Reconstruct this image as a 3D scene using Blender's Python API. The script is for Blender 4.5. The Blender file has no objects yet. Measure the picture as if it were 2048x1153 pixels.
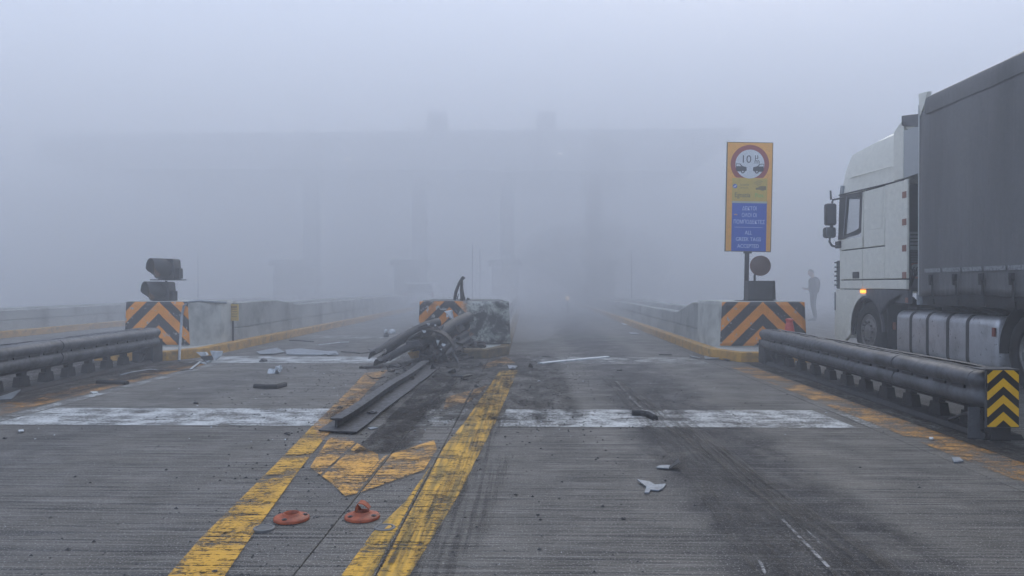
import bpy, bmesh, math, random
from mathutils import Vector, Matrix, noise
R = math.radians
random.seed(7)
scene = bpy.context.scene
C = scene.collection

# ---------------------------------------------------------------- camera, light, exposure
F = 26.0 / 36.0 * 2048
CAM = Vector((0, 0, 1.3))
cam_d = bpy.data.cameras.new('camera'); cam = bpy.data.objects.new('camera', cam_d); C.objects.link(cam)
cam_d.lens = 26; cam_d.sensor_width = 36; cam_d.clip_start = 0.05; cam_d.clip_end = 3000
cam.location = CAM
cam.rotation_euler = (R(90 - 0.213), 0, R(1.2))
scene.camera = cam
CM = cam.rotation_euler.to_matrix()

world = bpy.data.worlds.new('World'); scene.world = world; world.use_nodes = True
wn = world.node_tree.nodes; wl = world.node_tree.links
for n in list(wn): wn.remove(n)
wo = wn.new('ShaderNodeOutputWorld'); bg = wn.new('ShaderNodeBackground')
sky = wn.new('ShaderNodeTexSky'); sky.sky_type = 'NISHITA'; sky.sun_disc = False
SUN_EL, SUN_AZ = 38, 20
sky.sun_elevation = R(SUN_EL); sky.sun_rotation = R(SUN_AZ); sky.dust_density = 4.0; sky.air_density = 1.0
# overcast: the cloud sheet evens the clear-sky colours out
mixw = wn.new('ShaderNodeMix'); mixw.data_type = 'RGBA'; mixw.inputs[0].default_value = 0.72
mixw.inputs[7].default_value = (6.0, 7.25, 9.9, 1)
wl.new(sky.outputs[0], mixw.inputs[6]); wl.new(mixw.outputs[2], bg.inputs[0])
bg.inputs[1].default_value = 0.102
wl.new(bg.outputs[0], wo.inputs[0])
sun_d = bpy.data.lights.new('sun', 'SUN'); sun_d.energy = 1.75; sun_d.angle = R(40); sun_d.color = (1, 0.92, 0.78)
sun = bpy.data.objects.new('sun', sun_d); C.objects.link(sun); sun.location = (0, 0, 60)
sun.rotation_euler = (R(90 - SUN_EL), 0, R(180 - SUN_AZ))
vs = scene.view_settings; vs.view_transform = 'Standard'; vs.look = 'None'; vs.exposure = 0.64; vs.gamma = 1; vs.use_curve_mapping = False
cy = scene.cycles
cy.max_bounces = 8; cy.diffuse_bounces = 3; cy.glossy_bounces = 3; cy.transmission_bounces = 4; cy.volume_bounces = 4
cy.transparent_max_bounces = 16; cy.use_denoising = True
cy.sample_clamp_indirect = 4
FOG = 0.0075

# ---------------------------------------------------------------- pixel -> place helpers (full-size photo pixels)
def ray(u, v):
    return CM @ Vector(((u - 1024) / F, (576.5 - v) / F, -1))
def G(u, v, z=0.0):
    d = ray(u, v); t = (z - CAM.z) / d.z
    return CAM + d * t
def PY(u, v, y):
    d = ray(u, v); return CAM + d * (y / d.y)
def PX(u, v, x):
    d = ray(u, v); return CAM + d * (x / d.x)

# ---------------------------------------------------------------- materials
def newmat(name):
    m = bpy.data.materials.new(name); m.use_nodes = True
    nt = m.node_tree
    for n in list(nt.nodes): nt.nodes.remove(n)
    return m, nt, nt.nodes, nt.links
class NT:
    def __init__(s, name):
        s.m, s.nt, s.n, s.l = newmat(name)
        s.out = s.n.new('ShaderNodeOutputMaterial'); s.bsdf = s.n.new('ShaderNodeBsdfPrincipled')
        s.l.new(s.bsdf.outputs[0], s.out.inputs[0])
        s.geo = s.n.new('ShaderNodeNewGeometry'); s.tc = s.n.new('ShaderNodeTexCoord')
    def put(s, inp, v):
        if isinstance(v, bpy.types.NodeSocket): s.l.new(v, inp)
        elif isinstance(v, (tuple, list)) and len(v) == 3 and inp.type == 'RGBA': inp.default_value = (*v, 1)
        else: inp.default_value = v
    def math(s, op, a, b=0.0, c=0.0, clamp=False):
        n = s.n.new('ShaderNodeMath'); n.operation = op; n.use_clamp = clamp
        s.put(n.inputs[0], a); s.put(n.inputs[1], b)
        if len(n.inputs) > 2: s.put(n.inputs[2], c)
        return n.outputs[0]
    def scale(s, vec, sc, loc=(0, 0, 0), rot=(0, 0, 0)):
        n = s.n.new('ShaderNodeMapping'); s.l.new(vec, n.inputs[0]); n.inputs['Scale'].default_value = sc; n.inputs['Location'].default_value = loc
        n.inputs['Rotation'].default_value = rot
        return n.outputs[0]
    def noise(s, vec, sc=1.0, det=3.0, rough=0.55, dist=0.0):
        n = s.n.new('ShaderNodeTexNoise'); s.l.new(vec, n.inputs['Vector']); n.inputs['Scale'].default_value = sc
        n.inputs['Detail'].default_value = det; n.inputs['Roughness'].default_value = rough; n.inputs['Distortion'].default_value = dist
        return n.outputs[0]
    def vor(s, vec, sc=1.0):
        n = s.n.new('ShaderNodeTexVoronoi'); s.l.new(vec, n.inputs['Vector']); n.inputs['Scale'].default_value = sc
        return n.outputs['Distance']
    def ramp(s, v, a, b, lo=0.0, hi=1.0):
        n = s.n.new('ShaderNodeMapRange'); n.clamp = True; s.put(n.inputs[0], v)
        for k, x in ((1, a), (2, b), (3, lo), (4, hi)): n.inputs[k].default_value = x
        return n.outputs[0]
    def mix(s, f, a, b, mode='MIX'):
        n = s.n.new('ShaderNodeMix'); n.data_type = 'RGBA'; n.blend_type = mode
        s.put(n.inputs[0], f); s.put(n.inputs[6], a); s.put(n.inputs[7], b); return n.outputs[2]
    def sep(s, vec):
        n = s.n.new('ShaderNodeSeparateXYZ'); s.l.new(vec, n.inputs[0]); return n.outputs
    def bump(s, h, strength=0.5, dist=0.01, prev=None):
        n = s.n.new('ShaderNodeBump'); n.inputs['Strength'].default_value = strength; n.inputs['Distance'].default_value = dist
        s.l.new(h, n.inputs['Height'])
        if prev is not None: s.l.new(prev, n.inputs['Normal'])
        return n.outputs[0]
    def fin(s, col, rough=0.6, metal=0.0, normal=None, spec=None, alpha=None, emit=None, es=0):
        b = s.bsdf; s.put(b.inputs['Base Color'], col); s.put(b.inputs['Roughness'], rough); s.put(b.inputs['Metallic'], metal)
        if normal is not None: s.l.new(normal, b.inputs['Normal'])
        if spec is not None: s.put(b.inputs['Specular IOR Level'], spec)
        if alpha is not None: s.put(b.inputs['Alpha'], alpha)
        if emit is not None: s.put(b.inputs['Emission Color'], emit); b.inputs['Emission Strength'].default_value = es
        return s.m

def worn(name, c1, c2, rough=0.6, metal=0.0, sc=6.0, bump=0.25, streak=False, dirt=None, dirt_amt=0.5, spec=None):
    t = NT(name); v = t.tc.outputs['Object']
    if streak: v2 = t.scale(v, (1, 1, 0.25))
    else: v2 = v
    a = t.noise(v2, sc, 5, 0.6); b = t.noise(v, sc * 7, 3)
    col = t.mix(t.ramp(a, 0.35, 0.65), c1, c2)
    if dirt is not None:
        dd = t.noise(v2, sc * 1.7 + 0.3, 6, 0.65)
        col = t.mix(t.math('MULTIPLY', t.ramp(dd, 0.48, 0.68), dirt_amt), col, dirt)
    rr = t.ramp(b, 0.3, 0.7, max(rough - 0.1, 0.03), min(rough + 0.12, 1))
    return t.fin(col, rr, metal, t.bump(t.math('ADD', a, t.math('MULTIPLY', b, 0.4)), bump, 0.01) if bump else None, spec)

def concrete_nodes(t, base1, base2, stains=True):
    P = t.geo.outputs['Position']; x, y, z = t.sep(P)
    big = t.noise(P, 0.45, 5, 0.6); mid = t.noise(P, 2.3, 5, 0.62)
    st1 = t.noise(t.scale(P, (0.9, 34, 1)), 1.0, 4, 0.6)
    st2 = t.noise(t.scale(P, (2.4, 85, 1), (3, 1, 0)), 1.0, 3, 0.55)
    st3 = t.noise(t.scale(P, (0.22, 7, 1), (7, 1, 0)), 1.0, 3, 0.55)
    sp = t.noise(P, 95, 2, 0.7); sp2 = t.noise(P, 38, 3, 0.6)
    col = t.mix(t.ramp(big, 0.3, 0.7), base1, base2)
    col = t.mix(t.math('MULTIPLY', t.ramp(mid, 0.38, 0.72), 0.4), col, tuple(c * 0.66 for c in base1))
    # tyre dust bands that run along the lanes
    wob = t.math('MULTIPLY', t.math('SUBTRACT', t.noise(P, 0.8, 4), 0.5), 0.55)
    def band(x0, w, amt, col, soft=1.0):
        d = t.math('ABSOLUTE', t.math('ADD', t.math('SUBTRACT', x, x0), wob))
        m = t.math('SUBTRACT', 1.0, t.math('DIVIDE', d, w), clamp=True)
        m = t.math('MULTIPLY', m, t.ramp(mid, 0.25, 0.55))
        return t.math('MULTIPLY', m, amt)
    if stains:
        col = t.mix(band(1.42, 0.75, 2.2, col), col, (0.016, 0.017, 0.022))
        col = t.mix(band(-4.0, 0.6, 0.6, col), col, (0.03, 0.03, 0.032))
        col = t.mix(band(0.3, 0.5, 0.4, col), col, (0.04, 0.038, 0.036))
        col = t.mix(band(2.6, 0.35, 0.35, col), col, (0.04, 0.038, 0.036))
    # tined grooves: dark lines
    col = t.mix(t.ramp(st1, 0.53, 0.62, 0, 0.95), col, (0.02, 0.02, 0.022))
    col = t.mix(t.ramp(st2, 0.53, 0.64, 0, 0.85), col, (0.022, 0.022, 0.024))
    col = t.mix(t.ramp(st1, 0.45, 0.34, 0, 0.5), col, (0.26, 0.255, 0.245))
    col = t.mix(t.ramp(st3, 0.56, 0.72, 0, 0.45), col, (0.03, 0.03, 0.033))
    col = t.mix(t.ramp(sp, 0.58, 0.68, 0, 0.85), col, (0.50, 0.49, 0.47))
    col = t.mix(t.ramp(sp2, 0.66, 0.72, 0, 0.85), col, (0.012, 0.012, 0.012))
    h = t.math('ADD', t.math('MULTIPLY', t.math('ADD', st1, st2), -1.2), t.math('MULTIPLY', sp, 0.5))
    return col, h, mid, sp, st1, st2, x, y, P

def mat_road():
    t = NT('grooved_concrete')
    col, h, mid, sp, st1, st2, x, y, P = concrete_nodes(t, (0.112, 0.103, 0.089), (0.178, 0.165, 0.142))
    oi = t.n.new('ShaderNodeObjectInfo')
    col = t.mix(t.ramp(oi.outputs['Random'], 0, 1, 0.0, 0.22), col, (0.05, 0.05, 0.05))
    # soot round the wreck
    dx = t.math('DIVIDE', t.math('ADD', x, 0.95), 1.5); dy = t.math('DIVIDE', t.math('SUBTRACT', y, 12.2), 2.6)
    r = t.math('SQRT', t.math('ADD', t.math('MULTIPLY', dx, dx), t.math('MULTIPLY', dy, dy)))
    s = t.math('MULTIPLY', t.math('SUBTRACT', 1.15, r, clamp=True), t.ramp(mid, 0.2, 0.6))
    col = t.mix(t.math('MULTIPLY', s, 1.0, clamp=True), col, (0.018, 0.017, 0.017))
    rough = t.ramp(mid, 0.35, 0.65, 0.5, 0.75)
    return t.fin(col, rough, 0, t.bump(h, 0.9, 0.016), 0.35)

def mat_paint(name, c1, c2, wear=0.5, soft=0.1, joints=True, scuff=0.0, scuffcol=(0.03, 0.03, 0.02), streaky=True):
    """road paint, worn through to the concrete (transparent where it is gone)"""
    t = NT(name); P = t.geo.outputs['Position']; x, y, z = t.sep(P)
    st1 = t.noise(t.scale(P, (0.9, 34, 1)), 1.0, 4, 0.6); st2 = t.noise(t.scale(P, (2.4, 85, 1), (3, 1, 0)), 1.0, 3, 0.55)
    big = t.noise(P, 3.1, 6, 0.65); fine = t.noise(P, 45, 3, 0.65)
    col = t.mix(t.ramp(big, 0.35, 0.65), c1, c2)
    if scuff:
        sc = t.noise(t.scale(P, (26, 1.1, 1), (0, 0, 0), (0, 0, R(3))), 1.0, 4, 0.6)
        col = t.mix(t.ramp(sc, 0.42, 0.6, 0, scuff), col, scuffcol)
    col = t.mix(t.ramp(fine, 0.58, 0.7, 0, 0.45), col, tuple(c * 0.45 for c in c1))
    m = t.math('ADD', t.math('MULTIPLY', st1, 0.22), t.math('ADD', t.math('MULTIPLY', big, 0.6), t.math('MULTIPLY', fine, 0.45)))
    m = t.math('ADD', m, t.math('MULTIPLY', st2, 0.58))
    lo = 0.925 + 0.32 * (0.5 - wear)
    a = t.ramp(m, lo - soft * 0.5, lo + soft * 0.5, 1, 0)
    if joints:
        for jx in (joints if isinstance(joints, tuple) else (-1.05, -0.68, 3.12)):
            d = t.math('ABSOLUTE', t.math('SUBTRACT', x, jx))
            a = t.math('MULTIPLY', a, t.ramp(t.math('ADD', d, t.math('MULTIPLY', t.math('SUBTRACT', fine, 0.5), 0.03)), 0.008, 0.014))
    return t.fin(col, 0.55, 0, t.bump(t.math('ADD', fine, t.math('MULTIPLY', st1, -1.0)), 0.5, 0.006), 0.4, alpha=a)

def mat_stain(name, col, x0, x1, y0, y1, amt=0.9, thr=0.5):
    t = NT(name); P = t.geo.outputs['Position']; x, y, z = t.sep(P)
    n = t.noise(t.scale(P, (3, 1.2, 1)), 1.6, 6, 0.7); f = t.noise(P, 30, 4, 0.7)
    ex = t.math('MULTIPLY', t.ramp(x, x0, x0 + 0.15), t.ramp(x, x1 - 0.15, x1, 1, 0))
    ey = t.math('MULTIPLY', t.ramp(y, y0, y0 + 0.1), t.ramp(y, y1 - 0.8, y1, 1, 0))
    a = t.math('MULTIPLY', t.math('MULTIPLY', ex, ey), t.ramp(t.math('ADD', t.math('MULTIPLY', n, .6), t.math('MULTIPLY', f, .4)), thr - 0.12, thr + 0.06, 0, amt))
    return t.fin(col, 0.8, 0, t.bump(f, 0.8, 0.02), 0.3, alpha=a)

def mat_chevron(name, ca, cb, period, k, phase, duty=0.5, chip=0.5, chipcol=(0.35, 0.35, 0.33), cx=0.0, soot=None, rough=0.5, bumpy=0.3):
    """chevron paint in object space: lines z + k|x| = const"""
    t = NT(name); O = t.tc.outputs['Object']; x, y, z = t.sep(O)
    wob = t.math('MULTIPLY', t.math('SUBTRACT', t.noise(O, 9, 3), 0.5), 0.02 if chip else 0.0)
    s = t.math('ADD', t.math('ADD', z, wob), t.math('MULTIPLY', t.math('ABSOLUTE', t.math('SUBTRACT', x, cx)), k))
    fr = t.math('FRACT', t.math('ADD', t.math('DIVIDE', s, period), phase))
    m = t.math('GREATER_THAN', fr, duty)
    n1 = t.noise(O, 4, 5, 0.6)
    col = t.mix(m, t.mix(t.ramp(n1, 0.35, 0.65), ca, tuple(c * 0.8 for c in ca)), t.mix(t.ramp(n1, 0.35, 0.65), cb, tuple(c * 1.6 for c in cb)))
    if chip:
        c = t.noise(O, 7, 8, 0.7, 0.4)
        col = t.mix(t.ramp(c, 0.655 - 0.12 * chip, 0.67 - 0.12 * chip), col, chipcol)
        fn = t.noise(O, 30, 4, 0.7)
        col = t.mix(t.ramp(fn, 0.6, 0.75, 0, 0.35), col, (0.1, 0.09, 0.08))
    if soot is not None:
        sx0, sx1 = soot
        q = t.ramp(t.math('ADD', x, t.math('MULTIPLY', t.math('SUBTRACT', t.noise(O, 3, 6, 0.65), 0.5), 0.6)), sx0, sx1)
        burnt = t.mix(t.ramp(t.noise(O, 2.6, 6, 0.62, 0.6), 0.42, 0.55), (0.045, 0.046, 0.042), (0.42, 0.43, 0.39))
        burnt = t.mix(t.ramp(t.noise(O, 14, 6, 0.7), 0.46, 0.62, 0, 0.7), burnt, (0.03, 0.032, 0.03))
        col = t.mix(q, col, burnt)
        s2 = t.noise(O, 2.2, 6, 0.6)
        col = t.mix(t.ramp(s2, 0.55, 0.66, 0, 0.6), col, (0.05, 0.045, 0.04))
    return t.fin(col, rough, 0, t.bump(t.noise(O, 14, 6, 0.65), bumpy, 0.02))

def simple(name, col, rough=0.5, metal=0.0, spec=None):
    t = NT(name); O = t.tc.outputs['Object']
    n = t.noise(O, 12, 4, 0.6)
    c = t.mix(t.ramp(n, 0.3, 0.7), tuple(x * 0.93 for x in col), tuple(min(1, x * 1.1) for x in col))
    return t.fin(c, rough, metal, None, spec)
def emissive(name, col, s):
    t = NT(name); return t.fin(tuple(min(1, c) for c in col), 0.3, 0, None, emit=col, es=s)
def glass(name, col, rough=0.05, alpha=0.35):
    t = NT(name); return t.fin(col, rough, 0, None, 0.6, alpha=alpha)

# ---------------------------------------------------------------- mesh helpers
WL = {}
def link(o, parent=None, label=None, cat=None, group=None, kind=None):
    C.objects.link(o)
    if parent is not None: o.parent = parent
    if label: o['label'] = label
    if cat: o['category'] = cat
    if group: o['group'] = group
    if kind: o['kind'] = kind
    return o
def thing(name, loc, label, cat, group=None, rot=(0, 0, 0), kind=None):
    o = bpy.data.objects.new(name, None); o.empty_display_size = 0.1
    o.location = loc; o.rotation_euler = rot
    link(o, None, label, cat, group, kind); WL[o.name] = Vector(loc); return o

class B:
    def __init__(s): s.b = bmesh.new()
    def v(s, p): return s.b.verts.new(p)
    def face(s, pts):
        try: return s.b.faces.new([s.v(p) for p in pts])
        except ValueError: return None
    def box(s, c, sz, rot=None):
        hx, hy, hz = sz[0] / 2, sz[1] / 2, sz[2] / 2; c = Vector(c)
        P = [Vector((x * hx, y * hy, z * hz)) for z in (-1, 1) for y in (-1, 1) for x in (-1, 1)]
        if rot is not None: P = [rot @ p for p in P]
        V = [s.v(c + p) for p in P]
        for f in ((0, 2, 3, 1), (4, 5, 7, 6), (0, 1, 5, 4), (2, 6, 7, 3), (1, 3, 7, 5), (0, 4, 6, 2)): s.b.faces.new([V[i] for i in f])
        return s
    def box2(s, a, b):
        a = Vector(a); b = Vector(b); return s.box((a + b) / 2, [abs(b[i] - a[i]) for i in range(3)])
    def loft(s, rings, close=True, caps=True):
        VR = [[s.v(p) for p in r] for r in rings]; n = len(VR[0])
        for a, b in zip(VR, VR[1:]):
            for i in range(n if close else n - 1):
                j = (i + 1) % n
                try: s.b.faces.new((a[i], a[j], b[j], b[i]))
                except ValueError: pass
        if caps and close:
            try: s.b.faces.new(list(reversed(VR[0]))); s.b.faces.new(VR[-1])
            except ValueError: pass
        return s
    def prism(s, poly, off):
        off = Vector(off); return s.loft([[Vector(p) for p in poly], [Vector(p) + off for p in poly]])
    def cyl(s, p0, p1, r0, r1=None, n=16, caps=True):
        r1 = r0 if r1 is None else r1; p0 = Vector(p0); p1 = Vector(p1)
        q = (p1 - p0).to_track_quat('Z', 'Y').to_matrix()
        ring = lambda p, r: [p + q @ Vector((r * math.cos(2 * math.pi * i / n), r * math.sin(2 * math.pi * i / n), 0)) for i in range(n)]
        return s.loft([ring(p0, r0), ring(p1, r1)], caps=caps)
    def lathe(s, o, axis, prof, n=32, caps=True):
        o = Vector(o); q = Vector(axis).to_track_quat('Z', 'Y').to_matrix()
        return s.loft([[o + q @ Vector((r * math.cos(2 * math.pi * i / n), r * math.sin(2 * math.pi * i / n), h)) for i in range(n)] for r, h in prof], caps=caps)
    def tube(s, pts, r, n=8):
        pts = [Vector(p) for p in pts]; rings = []; up = Vector((0.13, 0.2, 0.97))
        for i, p in enumerate(pts):
            t = (pts[min(i + 1, len(pts) - 1)] - pts[max(i - 1, 0)]).normalized()
            a = t.cross(up); a = a.normalized() if a.length > 1e-4 else Vector((1, 0, 0)); b = t.cross(a)
            rr = r[i] if isinstance(r, (list, tuple)) else r
            rings.append([p + a * rr * math.cos(2 * math.pi * k / n) + b * rr * math.sin(2 * math.pi * k / n) for k in range(n)])
        return s.loft(rings)
    def sweep(s, prof, path, up=(0, 0, 1), scale=None):
        path = [Vector(p) for p in path]; rings = []; up = Vector(up)
        for i, p in enumerate(path):
            t = (path[min(i + 1, len(path) - 1)] - path[max(i - 1, 0)]).normalized()
            side = t.cross(up).normalized(); u2 = side.cross(t).normalized()
            k = scale[i] if scale else 1
            rings.append([p + side * (o * k) + u2 * (z * k) for o, z in prof])
        return s.loft(rings)
    def jitter(s, amt, sc=3.0, seed=0):
        for v in s.b.verts:
            v.co += noise.noise_vector(v.co * sc + Vector((seed, seed * 2.1, 0))) * amt
        return s
    def build(s, name, mat, parent=None, smooth=False, bevel=0.0, seg=2, origin=None, ang=35, sub=0, **kw):
        bmesh.ops.recalc_face_normals(s.b, faces=s.b.faces)
        me = bpy.data.meshes.new(name); 
        if origin is None:
            xs = [v.co for v in s.b.verts]
            lo = [min(p[i] for p in xs) for i in range(3)]; hi = [max(p[i] for p in xs) for i in range(3)]
            origin = Vector(((lo[0] + hi[0]) / 2, (lo[1] + hi[1]) / 2, lo[2]))
        origin = Vector(origin)
        for v in s.b.verts: v.co -= origin
        s.b.to_mesh(me); s.b.free()
        me.materials.append(mat)
        o = bpy.data.objects.new(name, me); link(o, parent, **kw)
        WL[o.name] = origin.copy()
        o.location = origin - (WL[parent.name] if parent is not None else Vector((0, 0, 0)))
        if smooth:
            for p in me.polygons: p.use_smooth = True
            if ang:
                try: me.set_sharp_from_angle(angle=R(ang))
                except Exception: pass
        if bevel:
            m = o.modifiers.new('bevel', 'BEVEL'); m.width = bevel; m.segments = seg; m.limit_method = 'ANGLE'; m.angle_limit = R(30)
            for p in me.polygons: p.use_smooth = True
            try: me.set_sharp_from_angle(angle=R(50))
            except Exception: pass
        if sub:
            m = o.modifiers.new('sub', 'SUBSURF'); m.levels = sub; m.render_levels = sub
        return o
def put(mesh_obj, name, parent, world_loc, rot=None, sc=None, **kw):
    o = bpy.data.objects.new(name, mesh_obj.data); link(o, parent, **kw)
    for m in mesh_obj.modifiers:
        n = o.modifiers.new(m.name, m.type)
        for a in ('width', 'segments', 'limit_method', 'angle_limit'):
            if hasattr(m, a): setattr(n, a, getattr(m, a))
    o.location = Vector(world_loc) - (WL[parent.name] if parent is not None else Vector((0, 0, 0)))
    if rot is not None: o.rotation_euler = rot
    if sc is not None: o.scale = sc
    WL[o.name] = Vector(world_loc); return o
def text(body, size, loc, mat, parent, name='lettering', align='CENTER', depth=0.002, sx=1.0, bold=0.0, shear=0):
    cu = bpy.data.curves.new(name, 'FONT'); cu.body = body; cu.size = size; cu.align_x = align; cu.align_y = 'CENTER'
    cu.extrude = depth; cu.offset = bold; cu.shear = shear; cu.resolution_u = 3
    o = bpy.data.objects.new(name + '_tmp', cu); C.objects.link(o)
    bpy.context.view_layer.update()
    me = bpy.data.meshes.new_from_object(o.evaluated_get(bpy.context.evaluated_depsgraph_get()))
    bpy.data.objects.remove(o); bpy.data.curves.remove(cu)
    me.name = name; me.materials.clear(); me.materials.append(mat)
    o = bpy.data.objects.new(name, me); link(o, parent)
    o.rotation_euler = (R(90), 0, 0); o.scale = (sx, 1, 1)
    o.location = Vector(loc) - WL[parent.name]; WL[o.name] = Vector(loc)
    return o

# ---------------------------------------------------------------- material set
M = {}
M['road'] = mat_road()
M['yellow'] = mat_paint('worn_yellow_paint', (0.56, 0.30, 0.015), (0.36, 0.20, 0.025), 0.43)
M['yellow_scuff'] = mat_paint('scuffed_yellow_paint', (0.60, 0.32, 0.010), (0.45, 0.25, 0.015), 0.33, scuff=0.72, scuffcol=(0.075, 0.065, 0.015))
M['yellow_old'] = mat_paint('old_yellow_paint', (0.46, 0.24, 0.06), (0.36, 0.19, 0.055), 0.50)
M['yellow_v'] = mat_paint('patchy_yellow_paint', (0.62, 0.31, 0.035), (0.38, 0.21, 0.06), 0.47, joints=(-1.05, -0.68, -1.4))
M['orange_line'] = mat_paint('faded_orange_paint', (0.44, 0.21, 0.035), (0.30, 0.15, 0.045), 0.58)
M['white'] = mat_paint('worn_white_paint', (0.50, 0.515, 0.51), (0.33, 0.34, 0.335), 0.42)
M['white_old'] = mat_paint('old_white_paint', (0.42, 0.43, 0.42), (0.33, 0.33, 0.31), 0.60)
M['ground'] = worn('wet_asphalt', (0.055, 0.055, 0.057), (0.085, 0.084, 0.083), 0.5, 0, 0.4, 0.1)
M['conc'] = worn('weathered_concrete', (0.47, 0.475, 0.44), (0.37, 0.375, 0.35), 0.75, 0, 1.5, 0.35, dirt=(0.09, 0.09, 0.085), dirt_amt=0.45)
M['wall_conc'] = worn('dark_parapet_concrete', (0.34, 0.345, 0.325), (0.25, 0.255, 0.245), 0.8, 0, 0.9, 0.3, dirt=(0.10, 0.10, 0.095), dirt_amt=0.7)  # darker tone of the block concrete, for the parapet walls
M['conc_dark'] = worn('stained_concrete', (0.14, 0.14, 0.135), (0.085, 0.085, 0.083), 0.8, 0, 2.0, 0.5)
M['kerb'] = worn('yellow_kerb_paint', (0.50, 0.27, 0.035), (0.40, 0.21, 0.035), 0.6, 0, 3.0, 0.3, dirt=(0.10, 0.085, 0.05), dirt_amt=0.7)
M['steel'] = worn('dull_galvanised_steel', (0.070, 0.074, 0.082), (0.115, 0.12, 0.13), 0.5, 0.2, 3.0, 0.5, streak=False, dirt=(0.025, 0.025, 0.027), dirt_amt=0.75)
M['darksteel'] = worn('dark_steel', (0.016, 0.016, 0.018), (0.030, 0.030, 0.032), 0.78, 0.0, 5.0, 0.3, dirt=(0.05, 0.035, 0.025), dirt_amt=0.3)
M['burnt'] = worn('burnt_metal', (0.015, 0.015, 0.016), (0.05, 0.048, 0.047), 0.6, 0.2, 9.0, 0.8, dirt=(0.085, 0.05, 0.035), dirt_amt=0.6)
M['burnt_rail'] = worn('sooty_rail_steel', (0.028, 0.030, 0.035), (0.055, 0.057, 0.063), 0.5, 0.3, 4.0, 0.3, dirt=(0.02, 0.02, 0.02), dirt_amt=0.6)
M['rubber'] = worn('black_rubber', (0.012, 0.012, 0.013), (0.022, 0.022, 0.023), 0.65, 0, 8, 0.2)
M['plastic_grey'] = worn('pale_grey_plastic', (0.23, 0.26, 0.29), (0.17, 0.19, 0.215), 0.4, 0, 9, 0.1, dirt=(0.1, 0.1, 0.09), dirt_amt=0.5)
M['plastic_white'] = worn('scratched_white_plastic', (0.55, 0.58, 0.60), (0.42, 0.45, 0.47), 0.45, 0, 9, 0.1, dirt=(0.12, 0.12, 0.11), dirt_amt=0.5)
M['plastic_dark'] = worn('broken_dark_plastic', (0.018, 0.018, 0.02), (0.04, 0.04, 0.042), 0.5, 0, 10, 0.3)
M['black'] = simple('black_housing', (0.018, 0.018, 0.02), 0.5)
M['redplastic'] = worn('dirty_orange_red_rubber', (0.36, 0.075, 0.022), (0.27, 0.055, 0.018), 0.55, 0, 9, 0.15, dirt=(0.09, 0.03, 0.02), dirt_amt=0.6)
# ---------------------------------------------------------------- ground, road slabs, markings
ys0 = -4.4
JX = [-1.4, -1.05, -0.68, 3.12]
g = B(); g.face([(-700, -60, -0.12), (700, -60, -0.12), (700, 1300, -0.12), (-700, 1300, -0.12)])
g.build('ground', M['ground'], kind='structure')
jf = B(); jf.face([(-24, ys0, -0.012), (20, ys0, -0.012), (20, 58, -0.012), (-24, 58, -0.012)])
jf.build('joint_filler', M['conc_dark'], kind='structure')
road = thing('road', (0, 0, 0), None, None, kind='structure'); road['label'] = 'wet grooved concrete lanes of the toll plaza'
del road['label']
cols = [(-24, -18.5), (-18.5, -12.8), (-12.8, -5.0), (-5.0, -1.05), (-1.05, -0.68), (-0.68, 3.12), (3.12, 5.3), (5.3, 9.0), (9.0, 13.0), (13.0, 20.0)]
ys = [-4.4 + 5.57 * k - 0.0 for k in range(0, 11)]
ys = [6.745 + 5.6 * (k - 2) for k in range(0, 11)]
for (a, b_) in cols:
    for y0, y1 in zip(ys, ys[1:]):
        bb = B(); bb.box2((a + 0.003, y0 + 0.003, -0.1), (b_ - 0.003, y1 - 0.003, 0.0))
        bb.build('concrete_slab', M['road'], road, bevel=0.003, seg=1)
far = B(); far.face([(-26, ys[-1] + .01, -0.005), (22, ys[-1] + .01, -0.005), (22, 400, -0.005), (-26, 400, -0.005)])
far.build('far_road', M['road'], kind='structure')

def sheet(name, poly, mat, z=0.004, dens=0.0):
    z = {'white_bar': 0.004, 'white_line': 0.0055, 'orange_line': 0.007, 'yellow_line': 0.0085, 'yellow_chevron': 0.010}[name]
    bb = B(); bb.face([(p[0], p[1], z) for p in poly]); return bb.build(name, mat, kind='structure')
def gp(pts): return [G(u, v) for u, v in pts]
# white bars across the lanes
B1 = (6.78, 7.72); B2 = (12.25, 13.35); B3 = (17.9, 18.95)
sheet('white_bar', [(-5.0, B1[0]), (-1.85, B1[0]), (-2.0, B1[1]), (-5.0, B1[1])], M['white'])
sheet('white_bar', [(-0.28, B1[0]), (3.0, B1[0]), (2.95, B1[1]), (-0.22, B1[1])], M['white'])
sheet('white_bar', [(3.13, B1[0]), (3.75, B1[0]), (3.75, B1[1]), (3.13, B1[1])], M['white_old'])
sheet('white_bar', [(-1.03, B1[0]), (-0.68, B1[0]), (-0.62, B1[1]), (-1.0, B1[1])], M['white_old'])
for q in (B2, B3):
    sheet('white_bar', [(-5.7, q[0]), (-2.3, q[0]), (-2.3, q[1]), (-5.7, q[1])], M['white'] if q is B2 else M['white_old'])
sheet('white_bar', [(0.0, B2[0]), (3.0, B2[0]), (3.0, B2[1]), (0.0, B2[1])], M['white_old'])
sheet('white_line', [(-5.16, 3.0), (-5.01, 3.0), (-5.06, 13.0), (-5.22, 13.0)], M['white_old'])
sheet('orange_line', [(-5.75, 3.0), (-5.24, 3.0), (-5.26, 12.0), (-5.72, 12.0)], M['orange_line'])
sheet('orange_line', [(3.26, 2.5), (3.66, 2.5), (3.56, 11.8), (3.2, 11.8)], M['orange_line'])
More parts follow.
